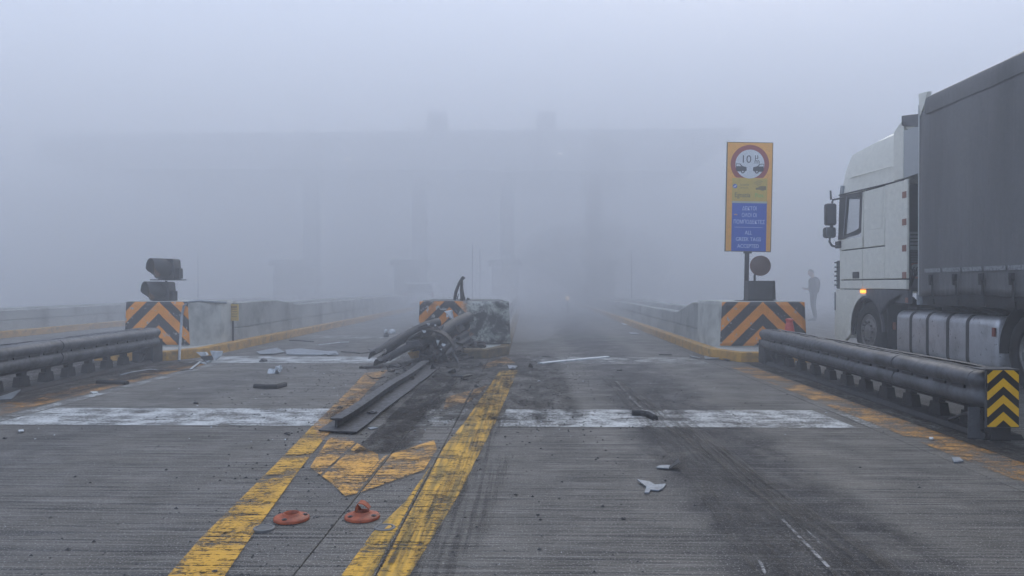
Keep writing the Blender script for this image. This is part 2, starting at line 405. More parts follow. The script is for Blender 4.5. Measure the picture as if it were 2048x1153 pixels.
# gore lines
sheet('yellow_line', gp([(345, 1153), (300, 1200), (420, 1200), (451, 1153), (502, 1077), (601, 939), (641, 889), (690, 836)][::-1]) + [G(*p) for p in ((640, 840), (625, 854), (550, 932), (400, 1081))][::-1] if False else
      [G(280, 1220), G(407, 1220), G(451, 1153), G(502, 1077), G(601, 939), G(645, 884), G(625, 854), G(550, 932), G(400, 1081)], M['yellow'])
sheet('yellow_line', [G(645, 884), G(730, 790), G(775, 742), G(730, 748), G(690, 790), G(625, 854)], M['yellow_old'])
sheet('yellow_line', [G(640, 1220), G(684, 1153), G(745, 1069), G(810, 1007), G(845, 958), G(885, 900), G(948, 930), G(923, 983), G(820, 1153), G(785, 1220)][::-1], M['yellow_scuff'])
sheet('yellow_line', [G(885, 900), G(930, 845), G(978, 775), G(1000, 742), G(1036, 742), G(991, 847), G(948, 930)][::-1], M['yellow_scuff'])
c8 = lambda x, y: G(400 + x / 2.926, 840 + y / 2.926)
sheet('yellow_chevron', [c8(*p) for p in ((760, 108), (850, 108), (1040, 208), (1048, 245), (960, 355), (905, 442), (850, 455), (770, 380), (645, 285), (680, 225))], M['yellow_v'])
sheet('yellow_chevron', [c8(*p) for p in ((1050, 250), (1075, 222), (1370, 125), (1387, 180), (1310, 300), (1160, 355), (905, 445), (960, 358))], M['yellow_v'])
c2 = lambda x, y: G(500 + x / 3.203, 540 + y / 3.203)
sheet('yellow_chevron', [c2(*p) for p in ((1240, 900), (1260, 820), (1440, 770), (1520, 745), (1470, 800), (1400, 850))], M['yellow_old'])
sheet('yellow_chevron', [c2(*p) for p in ((1480, 640), (1500, 610), (1640, 560), (1700, 600), (1560, 625))], M['yellow_old'])
# scraped dark track left by the cushion, soot and oil
bb = B(); bb.face([(p[0], p[1], 0.013) for p in (c8(900, 195), c8(1245, 200), c2(1230, 870), c2(1330, 700), c2(1190, 660))])
bb.build('scraped_track', mat_stain('scraped_tarry_track', (0.020, 0.018, 0.018), -1.62, -0.86, 5.6, 11.6, 0.85, 0.51), kind='structure')
bb = B(); bb.face([(-2.2, 6.8, 0.0145), (0.7, 6.8, 0.0145), (0.7, 14.0, 0.0145), (-2.2, 14.0, 0.0145)])
bb.build('soot_patch', mat_stain('soot_on_road', (0.012, 0.011, 0.012), -2.1, 0.6, 7.0, 14.0, 0.75, 0.55), kind='structure')
bb = B(); bb.face([(3.6, 4.0, 0.0115), (4.0, 4.0, 0.0115), (4.0, 12.5, 0.0115), (3.6, 12.5, 0.0115)])
bb.build('oily_edge', mat_stain('oily_dirt', (0.03, 0.027, 0.024), 3.45, 4.05, 3.9, 13, 0.8, 0.5), kind='structure')
bb = B(); bb.face([(-7.6, 8.0, 0.0115), (-5.3, 8.0, 0.0115), (-5.3, 12.6, 0.0115), (-7.6, 12.6, 0.0115)])
bb.build('oily_edge', mat_stain('oily_dirt_left', (0.035, 0.03, 0.027), -7.6, -5.3, 8, 13, 0.8, 0.5), kind='structure')
bb = B(); bb.face([(0.75, 3.0, 0.0135), (2.3, 3.0, 0.0135), (2.3, 11.0, 0.0135), (0.75, 11.0, 0.0135)])
bb.build('oil_stain', mat_stain('oily_lane_stain', (0.016, 0.017, 0.022), 0.9, 2.05, 2.9, 11, 0.45, 0.57), kind='structure')
# skid marks in the right lane (thin rubber deposits)
def skid(x0, x1, y0, y1, w, amt):
    n = 14; bb = B(); L = []; Rr = []
    for i in range(n + 1):
        t = i / n; x = x0 + (x1 - x0) * t + 0.03 * math.sin(5 * t); y = y0 + (y1 - y0) * t
        L.append((x - w / 2, y, 0.016 + x0 * 0.0003)); Rr.append((x + w / 2, y, 0.016 + x0 * 0.0003))
    for i in range(n): bb.face([L[i], Rr[i], Rr[i + 1], L[i + 1]])
    t = NT('tyre_rubber_deposit'); P = t.geo.outputs['Position']
    s = t.noise(t.scale(P, (38, 1.0, 1), (y0, 0, 0)), 1, 4, 0.6); f = t.noise(t.scale(P, (2, 60, 1)), 1, 3, 0.6)
    a = t.math('MULTIPLY', t.ramp(s, 0.45, 0.62), t.math('MULTIPLY', t.ramp(f, 0.35, 0.6), amt))
    bb.build('skid_mark', t.fin((0.012, 0.012, 0.014), 0.6, 0, None, 0.4, alpha=a), kind='structure')
skid(-0.45, -0.20, 3.0, 5.6, 0.26, 0.8); skid(-0.62, -0.25, 3.4, 7.2, 0.2, 0.7)
skid(1.6, 1.15, 3.0, 10.0, 0.22, 0.8); skid(1.25, 1.35, 3.2, 9.0, 0.5, 0.45); skid(-4.4, -3.7, 5.0, 3.0, 0.3, 0.35)
def scrape(pts, w, name='scratch'):
    bb = B()
    for (a, b_) in zip(pts, pts[1:]):
        a = G(*a); b_ = G(*b_); d = (b_ - a).normalized(); n = Vector((-d.y, d.x, 0)) * w / 2
        bb.face([(p.x, p.y, 0.018) for p in (a - n, a + n, b_ + n, b_ - n)])
    t = NT('pale_scrape'); P = t.geo.outputs['Position']
    bb.build(name, t.fin((0.36, 0.36, 0.36), 0.7, 0, None, alpha=t.ramp(t.noise(P, 24, 4, 0.7), 0.46, 0.6, 0, 0.75)), kind='structure')
scrape([(1233, 765), (1262, 800), (1310, 845)], 0.022); scrape([(1565, 1045), (1600, 1082), (1660, 1145)], 0.018)
scrape([(1508, 1118), (1522, 1135), (1530, 1155)], 0.016); scrape([(1608, 1062), (1632, 1085), (1645, 1100)], 0.008)

# ---------------------------------------------------------------- toll islands
def profile_wall(zt, zg): return None
def island(xc, w, yf, side, label, chev, peak, low_from=17.0, top_low=0.68, long_to=60.0, nose_top=1.0, burnt=False, xl=None, xr=None):
    """an island from its rounded nose at yf to long_to; xl, xr = nose block edges"""
    x0, x1 = xc - w / 2, xc + w / 2
    root = thing('toll_island', (xc, yf, 0), label, 'traffic island')
    # kerb ring: plan outline with tapered corners
    ch = 0.35
    out = [(x0 + ch, yf), (x1 - ch, yf), (x1, yf + 0.75), (x1, long_to), (x0, long_to), (x0, yf + 0.75)]
    kw = 0.16
    inn = [(x0 + ch + 0.05, yf + kw), (x1 - ch - 0.05, yf + kw), (x1 - kw, yf + 0.8), (x1 - kw, long_to - kw), (x0 + kw, long_to - kw), (x0 + kw, yf + 0.8)]
    bb = B(); n = len(out)
    rings = [[(p[0], p[1], -0.05) for p in out], [(p[0], p[1], 0.135) for p in out], [(p[0] * 0.985 + q[0] * 0.015, p[1] * 0.97 + q[1] * 0.03, 0.16) for p, q in zip(out, inn)],
             [(p[0] * 0.75 + q[0] * 0.25, p[1] * 0.75 + q[1] * 0.25, 0.17) for p, q in zip(out, inn)], [(p[0], p[1], 0.17) for p in inn], [(p[0], p[1], 0.0) for p in inn]]
    bb.loft(rings, caps=False).build('kerb', M['kerb'], root)
    bb = B(); bb.prism([(p[0], p[1], 0.0) for p in inn], (0, 0, 0.16)); bb.build('island_top', M['conc'], root)
    # low parapet walls behind the nose on both sides, with a groove
    yb = yf + 1.1
    for sx, xx in ((1, x1 - 0.20), (-1, x0 + 0.20)):
        t = -sx
        def sec(y, zt):
            return [(xx, y, 0.165), (xx + t * 0.02, y, 0.40), (xx + t * 0.05, y, 0.405), (xx + t * 0.05, y, 0.43), (xx + t * 0.025, y, 0.435), (xx + t * 0.04, y, zt - 0.02),
                    (xx + t * 0.06, y, zt), (xx + t * 0.24, y, zt), (xx + t * 0.26, y, zt - 0.02), (xx + t * 0.26, y, 0.165)]
        bb = B(); bb.loft([sec(yb + 0.9, 0.94), sec(low_from - 1.6, 0.94), sec(low_from, top_low), sec(long_to - 2, top_low)])
        bb.jitter(0.006, 2).build('parapet_wall', M['wall_conc'], root)
    # nose block
    a, b_ = (xl if xl is not None else x0 + 0.3), (xr if xr is not None else x1 - 0.3)
    oa, ob = x0 + 0.18, x1 - 0.18
    def ring(z, k):
        return [(a - k * 0.9, yb, z), (b_ + k * 0.9, yb, z), (ob + k * 0.25, yb + 0.75, z), (ob, yb + 1.35, z), (oa, yb + 1.35, z), (oa - k * 0.25, yb + 0.75, z)]
    bb = B()
    rr = [ring(0.16, 0.045), ring(0.4, 0.035), ring(0.7, 0.015), ring(nose_top - 0.05, 0.0), [(p[0] * 0.98 + xc * 0.02, p[1] + (0.02 if i < 2 else 0), nose_top) for i, p in enumerate(ring(0, 0))]]
    bb.loft(rr)
    if burnt:
        bmesh.ops.subdivide_edges(bb.b, edges=bb.b.edges[:], cuts=3, use_grid_fill=True)
        bb.jitter(0.035, 3.2, 4)
    else:
        bmesh.ops.subdivide_edges(bb.b, edges=bb.b.edges[:], cuts=2, use_grid_fill=True)
        bb.jitter(0.008, 2.5, 1)
    nose = bb.build('nose_block', M['conc'] if not burnt else M['conc_dark'], root)
    # painted front, a few mm proud of the block
    zb = 0.19
    pa, pb = (a - 0.01, b_ + 0.01)
    bb = B(); nx, nz = 18, 10
    V = [[bb.v((pa - 0.038 * (1 - j / nz) + (pb - pa + 0.076 * (1 - j / nz)) * i / nx, yb - 0.012 - (0.01 if burnt else 0), zb + (nose_top - 0.008 - zb) * j / nz)) for j in range(nz + 1)] for i in range(nx + 1)]
    for i in range(nx):
        for j in range(nz): bb.b.faces.new((V[i][j], V[i + 1][j], V[i + 1][j + 1], V[i][j + 1]))
    for row in V:
        for v in row: v.co.y += noise.noise(v.co * 3.0) * (0.03 if burnt else 0.006)
    cp = bb.build('chevron_face', chev, root, origin=(peak, yb, 0), smooth=True)
    m = cp.modifiers.new('thick', 'SOLIDIFY'); m.thickness = 0.02; m.offset = 1
    # the outer chamfer carries stripes too
    return root, yb
OR, BK = (0.76, 0.27, 0.010), (0.016, 0.015, 0.017)
chevR = mat_chevron('orange_black_chevrons', OR, BK, 0.44, 1.0, 0.23, 0.5, 0.45)
chevL = mat_chevron('worn_orange_black_chevrons', OR, BK, 0.44, 1.0, 0.23, 0.5, 0.55)
chevM = mat_chevron('scorched_chevrons', (0.62, 0.22, 0.02), BK, 0.40, 1.0, 0.29, 0.5, 0.7, soot=(0.26, 0.42), bumpy=0.6)
isR, ybR = island(4.23, 1.95, 12.55, 1, 'right toll island with orange and black chevrons on its concrete nose', chevR, 4.31, xl=3.58, xr=5.06, low_from=17.4)
isL, ybL = island(-6.82, 1.95, 12.55, -1, 'left toll island with chevron nose and a pale pipe down its front', chevL, -6.87, xl=-7.47, xr=-6.34, low_from=19.5, top_low=0.8)
isM, ybM = island(-1.28, 1.86, 13.1, 0, 'middle toll island with scorched crumbling nose behind the wrecked rails', chevM, -1.50, xl=-2.06, xr=-0.37, burnt=True, low_from=19.0)
M['kerb_sooty'] = worn('sooty_kerb_paint', (0.20, 0.13, 0.04), (0.09, 0.07, 0.04), 0.7, 0, 3.0, 0.5, dirt=(0.03, 0.03, 0.025), dirt_amt=0.9)
for ch_ in isM.children:
    if ch_.name.startswith('kerb'): ch_.data.materials[0] = M['kerb_sooty']
isF, _ = island(-13.8, 1.9, 9.0, 0, 'far left toll island fading into the fog', M['conc'], -13.8)
#isG, _ = island(10.4, 1.9, 12.6, 0, 'toll island hidden behind the lorry cab', chevR, 10.4)

# paint spills / chips on the middle nose: knocked-off white concrete corner
bb = B(); bb.loft([[PY(u, v, ybM - 0.07) for u, v in ((890, 625), (903, 622), (906, 640), (898, 632))], [PY(u, v, ybM - 0.02) for u, v in ((888, 622), (905, 620), (908, 642), (898, 636))]])
bb.build('broken_edge', M['plastic_white'], isM)

# conduit on left nose
pts = [PY(358, 722, 12.5), PY(360, 690, 12.9), PY(362, 660, 13.4), PY(364, 630, ybL - 0.06), PY(368, 612, ybL - 0.05), PY(378, 604, ybL + 0.05), PY(400, 602.5, ybL + 0.3), PY(425, 604, ybL + 0.5), PY(452, 606, ybL + 0.9)]
pts = [Vector(p) for p in pts]; pts[0].z = 0.01
B().tube(pts, 0.024, 8).build('conduit_pipe', M['plastic_grey'], smooth=True, label='pale bent conduit pipe hanging down the left island nose', cat='pipe')
# small yellow notice plate
t = thing('notice_plate', PY(466, 642, 14.9), 'small yellow notice plate beside the left island wall', 'sign')
B().prism([PY(455, 608, 14.9), PY(477, 609, 14.9), PY(477, 642, 14.9), PY(455, 642, 14.9)], (0, 0.015, 0)).build('plate', simple('faded_yellow_plate', (0.50, 0.34, 0.08), 0.6), t)
mline = simple('brown_print', (0.2, 0.12, 0.05), 0.6)
for v0, v1 in ((613, 616), (618, 619.5), (623, 624), (628, 629), (633, 634)):
    B().prism([PY(458, v0, 14.896), PY(474, v0, 14.896), PY(474, v1, 14.896), PY(458, v1, 14.896)], (0, -0.002, 0)).build('printed_line', mline, t)
B().box2((PY(466, 640, 14.93).x - 0.015, 14.92, 0.16), (PY(466, 640, 14.93).x + 0.015, 14.95, 0.93)).build('bracket', M['darksteel'], t)

# ---------------------------------------------------------------- crash cushions (double beam rails)
def wprof(s=1.0, th=0.012):
    # W beam: (outward, z)
    pts = []
    for z, o in ((-0.01, 0.020), (0.00, 0.045), (0.03, 0.070), (0.065, 0.080), (0.095, 0.076), (0.118, 0.062), (0.132, 0.056), (0.156, 0.056), (0.172, 0.064), (0.195, 0.080), (0.222, 0.088), (0.25, 0.083), (0.275, 0.066), (0.294, 0.036), (0.304, 0.0), (0.305, -0.03), (0.300, -0.042)):
        pts.append((o * s, z))
    return pts + [(o - th, z) for o, z in reversed(pts)]
def cushion(near, farp, hz, label, marker=None, inner=1, nbays=11, depth=0.26, bulge=None):
    n = Vector((*near, 0)); f = Vector((*farp, 0)); d = (f - n); L = d.length; d.normalize(); s = Vector((d.y, -d.x, 0)) * inner   # s points to the far side of the rail
    root = thing('crash_cushion', n, label, 'guard rail')
    zb = hz - 0.305
    N = 40
    for side in (0, 1):
        path = []
        for i in range(N + 1):
            t = i / N; p = n + d * (L * t) + s * (0 if side == 0 else depth)
            wob = noise.noise(Vector((t * 6, side * 5, near[0]))) * 0.02 + noise.noise(Vector((t * 23, side * 5, near[0]))) * 0.010
            p = p + s * wob; p.z = zb + noise.noise(Vector((t * 5, 3, near[0]))) * 0.012
            path.append(p)
        pr = wprof()
        if (side == 0) == (inner == 1): pr = [(-o, z) for o, z in pr]
        bb = B(); bb.sweep(pr, path)
        bb.jitter(0.007, 5, side + near[0]); bb.build('beam_rail', M['steel'], root, smooth=True, ang=60)
        # lap joints
        for k in (0.23, 0.61):
            p0 = n + d * (L * k) + s * (0 if side == 0 else depth); p0.z = zb + 0.002
            pr2 = [(o + 0.004, z) for o, z in wprof()]
            if (side == 0) == (inner == 1): pr2 = [(-o, z) for o, z in pr2]
            B().sweep(pr2, [p0, p0 + d * 0.10]).build('rail_joint', M['steel'], root, smooth=True, ang=60)
    # slots in the valley of the visible beam
    outw = -s
    sl = None
    ns = int(L / 0.30)
    for i in range(ns):
        tt = 0.30 * (i + 0.6) / L; wb = noise.noise(Vector((tt * 6, 0, near[0]))) * 0.02 + noise.noise(Vector((tt * 23, 0, near[0]))) * 0.010; p = n + d * (0.30 * (i + 0.6)) + s * wb + outw * 0.060 + Vector((0, 0, zb + 0.149 + noise.noise(Vector((tt * 5, 3, near[0]))) * 0.012))
        if sl is None:
            bb = B(); bb.box((0, 0, 0), (0.022, 0.20, 0.026)); sl = bb.build('slot', M['black'], root, origin=(0, 0, 0))
            sl.location = p - WL[root.name]; sl.rotation_euler = (0, 0, math.atan2(-d.x, d.y))
        else: put(sl, 'slot', root, p, (0, 0, math.atan2(-d.x, d.y)))
    tng = None; rz0 = math.atan2(-d.x, d.y)
    for i in range(int(L / 0.21)):
        p = n + d * (0.21 * (i + 0.5)) + s * (0.07 + 0.02 * noise.noise(Vector((i * 3.1, 0, 0)))) + Vector((0, 0, zb + 0.3055 + 0.002 * (i % 3)))
        if tng is None:
            bb = B(); bb.prism([(-0.03 * inner, -0.13, 0), (-0.03 * inner, 0.10, 0), (-0.002 * inner, 0.085, 0.002), (0.028 * inner, -0.10, 0.0)], (0, 0, 0.003)); tng = bb.build('torn_edge_plate', M['steel'], root, origin=(0, 0, 0)); tng.location = p - WL[root.name]; tng.rotation_euler = (0, 0, rz0)
        else: put(tng, 'torn_edge_plate', root, p, (0, 0, rz0 + 0.1 * noise.noise(Vector((i * 1.7, 2, 0)))))
    # legs with spreading feet, and diaphragm straps between the beams
    rz = math.atan2(-d.x, d.y)
    leg = None; bar = None
    for i in range(nbays):
        t = 0.32 + i * (L - 0.5) / (nbays - 1) * 0.98
        p = n + d * t + s * (depth / 2)
        if leg is None:
            bb = B()
            h = zb + 0.12
            bb.loft([[(x, y, 0.0) for x, y in ((-0.05, -0.12), (0.05, -0.12), (0.05, 0.12), (-0.05, 0.12))], [(x, y, 0.17) for x, y in ((-0.04, -0.085), (0.04, -0.085), (0.04, 0.085), (-0.04, 0.085))],
                     [(x, y, 0.173) for x, y in ((-0.035, -0.05), (0.035, -0.05), (0.035, 0.05), (-0.035, 0.05))], [(x, y, h) for x, y in ((-0.035, -0.05), (0.035, -0.05), (0.035, 0.05), (-0.035, 0.05))]])
            leg = bb.build('leg', M['darksteel'], root, origin=(0, 0, 0)); leg.location = p - WL[root.name]; leg.rotation_euler = (0, 0, rz)
            bb = B(); bb.box((0, 0, 0.0), (depth - 0.03, 0.05, 0.20)); bb.box((0, 0, 0.09), (depth - 0.02, 0.13, 0.01)); bar = bb.build('diaphragm', M['darksteel'], root, origin=(0, 0, 0))
            bar.location = p + Vector((0, 0, zb + 0.195)) - WL[root.name]; bar.rotation_euler = (0, 0, rz)
            lf = leg; bf = bar
        else:
            put(leg, 'leg', root, p, (0, 0, rz)); put(bar, 'diaphragm', root, p + Vector((0, 0, zb + 0.195)), (0, 0, rz))
    # ground track
    for k in (0.05, depth - 0.05):
        a = n + s * k - d * 0.1; b_ = f + s * k
        B().sweep([(-0.03, 0.005), (0.03, 0.005), (0.03, 0.045), (-0.03, 0.045)], [a, b_]).build('base_track', M['darksteel'], root)
    a = n - d * 0.15 + s * depth / 2; b_ = f + s * depth / 2
    B().sweep([(-0.17, 0.002), (0.17, 0.002), (0.14, 0.05), (-0.14, 0.05)], [a, b_]).build('base_plate', M['darksteel'], root)
    B().sweep([(-0.10, zb - 0.045), (0.10, zb - 0.045), (0.10, zb + 0.02), (-0.10, zb + 0.02)], [n + s * depth / 2, b_]).build('skirt_beam', M['darksteel'], root)
    # anchor at the island end
    q = f + s * depth / 2
    bb = B(); bb.box(q + Vector((0, 0, 0.2)), (depth + 0.1, 0.32, 0.38)); bb.box(q - d * 0.3 + Vector((0, 0, 0.09)), (depth - 0.1, 0.5, 0.03), Matrix.Rotation(R(24), 3, 'X'))
    bb.build('anchor_frame', M['darksteel'], root, bevel=0.01)
    # nose: folded beam end
    q = n + s * depth / 2
    bb = B(); bb.box(q + d * 0.03 + Vector((0, 0, zb + 0.15)), (depth - 0.02, 0.06, 0.28)); bb.box(q + d * 0.05 + Vector((0, 0, zb / 2)), (0.14, 0.05, zb + 0.1))
    bb.build('end_frame', M['darksteel'], root, bevel=0.008)
    return root, zb, d, s
nR = G(1968, 872); fR = (3.93, 12.35)
cR, zbR, dR, sR = cushion((3.86, 6.42), fR, 0.575, 'dark double beam crash cushion on the right ending in a yellow chevron plate', inner=1, nbays=11)
cL, zbL, dL, sL = cushion((-5.97, 5.2), (-6.28, 12.35), 0.585, 'dark double beam crash cushion leading to the left toll island', inner=-1, nbays=14)
# rounded near end of the right rail: the beam folds round the corner
bb = B(); th = wprof(1.0)
c0 = Vector((3.86, 6.42, 0)); pts = [c0 + dR * 0.06, c0 + dR * 0.0, c0 - dR * 0.022 + sR * 0.006, c0 - dR * 0.038 + sR * 0.024, c0 - dR * 0.044 + sR * 0.055, c0 - dR * 0.044 + sR * 0.15]
for p in pts: p.z = zbR
bb.sweep(wprof(), pts); bb.build('beam_return', M['steel'], cR, smooth=True, ang=60)
# chevron marker plate
pl = PY(2002, 853, 6.25)
bb = B(); w2, hgt = 0.126, 0.47
bb.box((pl.x, 6.225, pl.z + hgt / 2), (2 * w2, 0.012, hgt)); mk = bb.build('marker_plate', mat_chevron('yellow_black_marker', (0.82, 0.46, 0.015), (0.015, 0.013, 0.012), 0.14, 0.9, 0.60, 0.5, 0.0, rough=0.35, bumpy=0.0), cR, origin=(pl.x, 6.225, pl.z))
bb = B(); bb.box((pl.x, 6.24, pl.z + hgt / 2 + 0.0), (2 * w2 + 0.022, 0.014, hgt + 0.02)); bb.box((pl.x - 0.02, 6.30, pl.z + hgt + 0.006), (2 * w2 + 0.06, 0.16, 0.008)); bb.build('plate_frame', M['steel'], cR)
bb = B(); bb.box((pl.x - w2 - 0.05, 6.33, 0.135), (0.10, 0.012, 0.27)); bb.build('side_plate', M['steel'], cR)
bb = B(); bb.box((pl.x, 6.30, pl.z / 2 + 0.01), (0.16, 0.10, pl.z + 0.02)); bb.cyl((pl.x - 0.3, 6.5, 0.13), (pl.x - 0.05, 6.35, 0.28), 0.012); bb.build('end_post', M['darksteel'], cR)
# kerb strip that runs on to the right behind the marker
B().sweep([(-0.06, 0), (0.06, 0), (0.06, 0.05), (-0.06, 0.05)], [(4.25, 6.3, 0), (4.5, 3.0, 0)]).build('ground_rail', M['conc'], label='pale concrete strip on the ground beside the chevron plate', cat='kerb strip')

# ---------------------------------------------------------------- cone behind the right rail
ct = thing('traffic_cone', (4.50, 12.8, 0.17), 'faded red traffic cone standing behind the right rail at the chevrons', 'cone')
cred = worn('faded_red_plastic', (0.55, 0.07, 0.05), (0.45, 0.06, 0.05), 0.5, 0, 8, 0.1)
B().lathe((4.50, 12.8, 0.19), (0, 0, 1), [(0.14, 0), (0.10, 0.2), (0.072, 0.40), (0.06, 0.46), (0.055, 0.465), (0.055, 0.49), (0.065, 0.495), (0.065, 0.53), (0.03, 0.54)]).build('cone_body', cred, ct, smooth=True)
B().box((4.50, 12.8, 0.18), (0.34, 0.34, 0.03)).build('base', M['rubber'], ct, bevel=0.01)
# ---------------------------------------------------------------- warning lamps on the islands
def hooded_lamp(px0, px1, v0, v1, y, label, plate=True, group=None, pole_to=None):
    """lamp housing lying on its side: round hood towards the left, box back to the right"""
    a = PY(px0, v0, y); b_ = PY(px1, v1, y); W = b_.x - a.x; H = a.z - b_.z; zc = (a.z + b_.z) / 2 + H * 0.05
    root = thing('warning_lamp', ((a.x + b_.x) / 2, y, b_.z), label, 'warning lamp', group)
    r = H * 0.5
    n = 26; bb = B()
    # hood: cylinder axis from left-front to the back right, visor cut
    ax = Vector((0.62, 0.78, 0)).normalized(); q = ax.to_track_quat('Z', 'Y').to_matrix()
    c0 = Vector((a.x + r * 0.80, y - 0.16, zc + r * 0.04))
    rings = []
    for k, (h, rr) in enumerate(((0.0, r), (0.2, r * 1.0), (0.40, r * 0.98))):
        ring = []
        for i in range(n):
            th = 2 * math.pi * i / n
            p = q @ Vector((rr * math.cos(th), rr * math.sin(th), h)); 
            if k == 0: p += ax * (0.0 if p.z > -r * 0.1 else 0.13 * min(1, (-p.z / r - 0.1) / 0.5))
            ring.append(c0 + p)
        rings.append(ring)
    bb.loft(rings, caps=False); hd = bb.build('hood', M['black'], root, smooth=True)
    m = hd.modifiers.new('t', 'SOLIDIFY'); m.thickness = 0.012
    bb = B(); bb.lathe(c0 + ax * 0.12, -ax, [(0.0, 0.03), (r * 0.5, 0.024), (r * 0.86, 0.0), (r * 0.9, -0.02)], n=24, caps=False)
    bb.build('lens', simple('dark_amber_lens', (0.10, 0.05, 0.02), 0.25), root, smooth=True)
    bb = B()
    x0 = a.x + r * 1.1; x1 = b_.x - W * 0.14
    prof = [(x0, -H * 0.5), (x1, -H * 0.5), (x1 + 0.01, -H * 0.2), (x1 - 0.01, H * 0.42), (x1 - 0.03, H * 0.5), (x0, H * 0.5)]
    bb.prism([(px, y - 0.02, zc + pz) for px, pz in prof], (0, 0.30, 0)); bb.build('housing', M['black'], root, bevel=0.015)
    bb = B(); bb.box((x1 + 0.045, y + 0.1, zc - H * 0.22), (0.07, 0.16, H * 0.5)); bb.build('bracket', M['darksteel'], root, bevel=0.006)
    if plate:
        bb = B(); bb.box(((a.x + b_.x) / 2 + 0.06, y + 0.1, zc - H * 0.53), (W * 0.98, 0.2, 0.02)); bb.build('base_plate', M['darksteel'], root)
    return root
lo = hooded_lamp(283, 347, 566, 605, 13.95, 'lower of two black hooded warning lamps on the left island nose', plate=False)
up = hooded_lamp(293, 358, 520, 561, 13.95, 'upper black hooded warning lamp, stacked on the other on the left island')
p = PY(330, 562, 14.0)
B().cyl((p.x, 14.05, p.z - 0.08), (p.x, 14.05, p.z), 0.022).build('stem', M['darksteel'], up)

# round lamp and black box on the right nose
y = 13.95
p = PY(1520.5, 532, y); r = 20 / F * y
t = thing('signal_lamp', PY(1512, 562, y), 'round dull amber signal lamp on a short stem above the black box', 'signal lamp')
B().lathe((p.x, y, p.z), (0, -1, 0), [(r * 0.2, -0.10), (r * 0.8, -0.07), (r, -0.02), (r, 0.03), (r * 0.93, 0.035), (r * 0.92, 0.02)], n=32).build('lamp_rim', simple('brown_rim', (0.12, 0.045, 0.03), 0.5), t, smooth=True)
B().lathe((p.x, y, p.z), (0, -1, 0), [(r * 0.92, 0.022), (r * 0.7, 0.035), (r * 0.3, 0.042), (0.002, 0.044)], n=32).build('lens', worn('dull_amber_lens', (0.115, 0.07, 0.055), (0.09, 0.058, 0.05), 0.4, 0, 12, 0.4), t, smooth=True)
q = PY(1510, 562, y); B().cyl((q.x, y + 0.02, q.z - 0.02), (q.x, y + 0.02, p.z - r * 0.85), 0.02).build('stem', M['darksteel'], t)
a = PY(1497, 562, y); b_ = PY(1547, 601, y)
t = thing('signal_box', (0.5 * (a.x + b_.x), y, b_.z), 'black signal box on top of the right island nose', 'signal box')
B().prism([(a.x, y - 0.02, b_.z), (b_.x, y - 0.02, b_.z), (b_.x - 0.015, y - 0.02, a.z), (a.x, y - 0.02, a.z)], (0, 0.26, 0)).build('housing', M['black'], t, bevel=0.012)
B().prism([(b_.x - 0.005, y - 0.09, b_.z + 0.01), (b_.x + 0.012, y - 0.09, b_.z + 0.01), (b_.x, y - 0.09, a.z), (b_.x - 0.018, y - 0.09, a.z)], (0, 0.07, 0)).build('visor', M['darksteel'], t)
B().prism([(a.x + 0.02, y - 0.024, b_.z + 0.03), (b_.x - 0.03, y - 0.024, b_.z + 0.03), (b_.x - 0.035, y - 0.024, a.z - 0.03), (a.x + 0.02, y - 0.024, a.z - 0.03)], (0, 0.005, 0)).build('front_panel', M['plastic_dark'], t)
B().box(((a.x + b_.x) / 2, y + 0.1, b_.z - 0.005), ((b_.x - a.x) + 0.08, 0.3, 0.012)).build('base_plate', M['darksteel'], t)

# ---------------------------------------------------------------- sign
ys_ = 14.3
bl = PY(1447.5, 504, ys_); br = PY(1540, 504.5, ys_); tl = PY(1452, 285, ys_)
W = (br.x - bl.x); H = tl.z - bl.z
bc = (bl + br) / 2
sg = thing('road_sign', (PY(1494, 601, ys_).x, ys_, 0.99), 'tall orange and blue lane sign with a red circle above, on a dark post', 'sign', rot=(0, R(1.15), 0))
O = WL[sg.name]; zb = bl.z; xm = bc.x - 0.0
mo = simple('sign_orange', (0.75, 0.36, 0.055), 0.5); mfr = simple('sign_frame', (0.075, 0.062, 0.055), 0.5); mblue = simple('sign_blue', (0.02, 0.085, 0.42), 0.45)
moch = simple('sign_ochre', (0.52, 0.37, 0.07), 0.5); mred = simple('sign_dull_red', (0.28, 0.045, 0.04), 0.5); mwh = simple('sign_white', (0.60, 0.62, 0.64), 0.5)
mink = simple('sign_black_print', (0.035, 0.035, 0.045), 0.6); mlet = simple('sign_pale_letters', (0.55, 0.63, 0.80), 0.5); mgrn = simple('sign_green_print', (0.22, 0.42, 0.10), 0.5); mbro = simple('sign_brown_print', (0.18, 0.13, 0.05), 0.5)
mpl = simple('sign_pale_strip', (0.40, 0.42, 0.36), 0.5)
def sb(x0, x1, z0, z1, d0, d1, name, m):   # box in fractions of the panel
    B().box2((xm + (x0 - .5) * W, ys_ - d0, zb + z0 * H), (xm + (x1 - .5) * W, ys_ - d1, zb + z1 * H)).build(name, m, sg)
sb(0, 1, 0, 1, 0.0, -0.03, 'back_panel', mfr)
sb(0.018, 0.982, 0.006, 0.994, 0.006, 0.001, 'orange_face', mo)
sb(0.135, 0.885, 0.006, 0.443, 0.010, 0.0065, 'blue_panel', mblue)
sb(0.13, 0.89, 0.443, 0.46, 0.012, 0.0065, 'pale_strip', mpl)
sb(0.13, 0.885, 0.461, 0.67, 0.009, 0.0065, 'ochre_panel', moch)
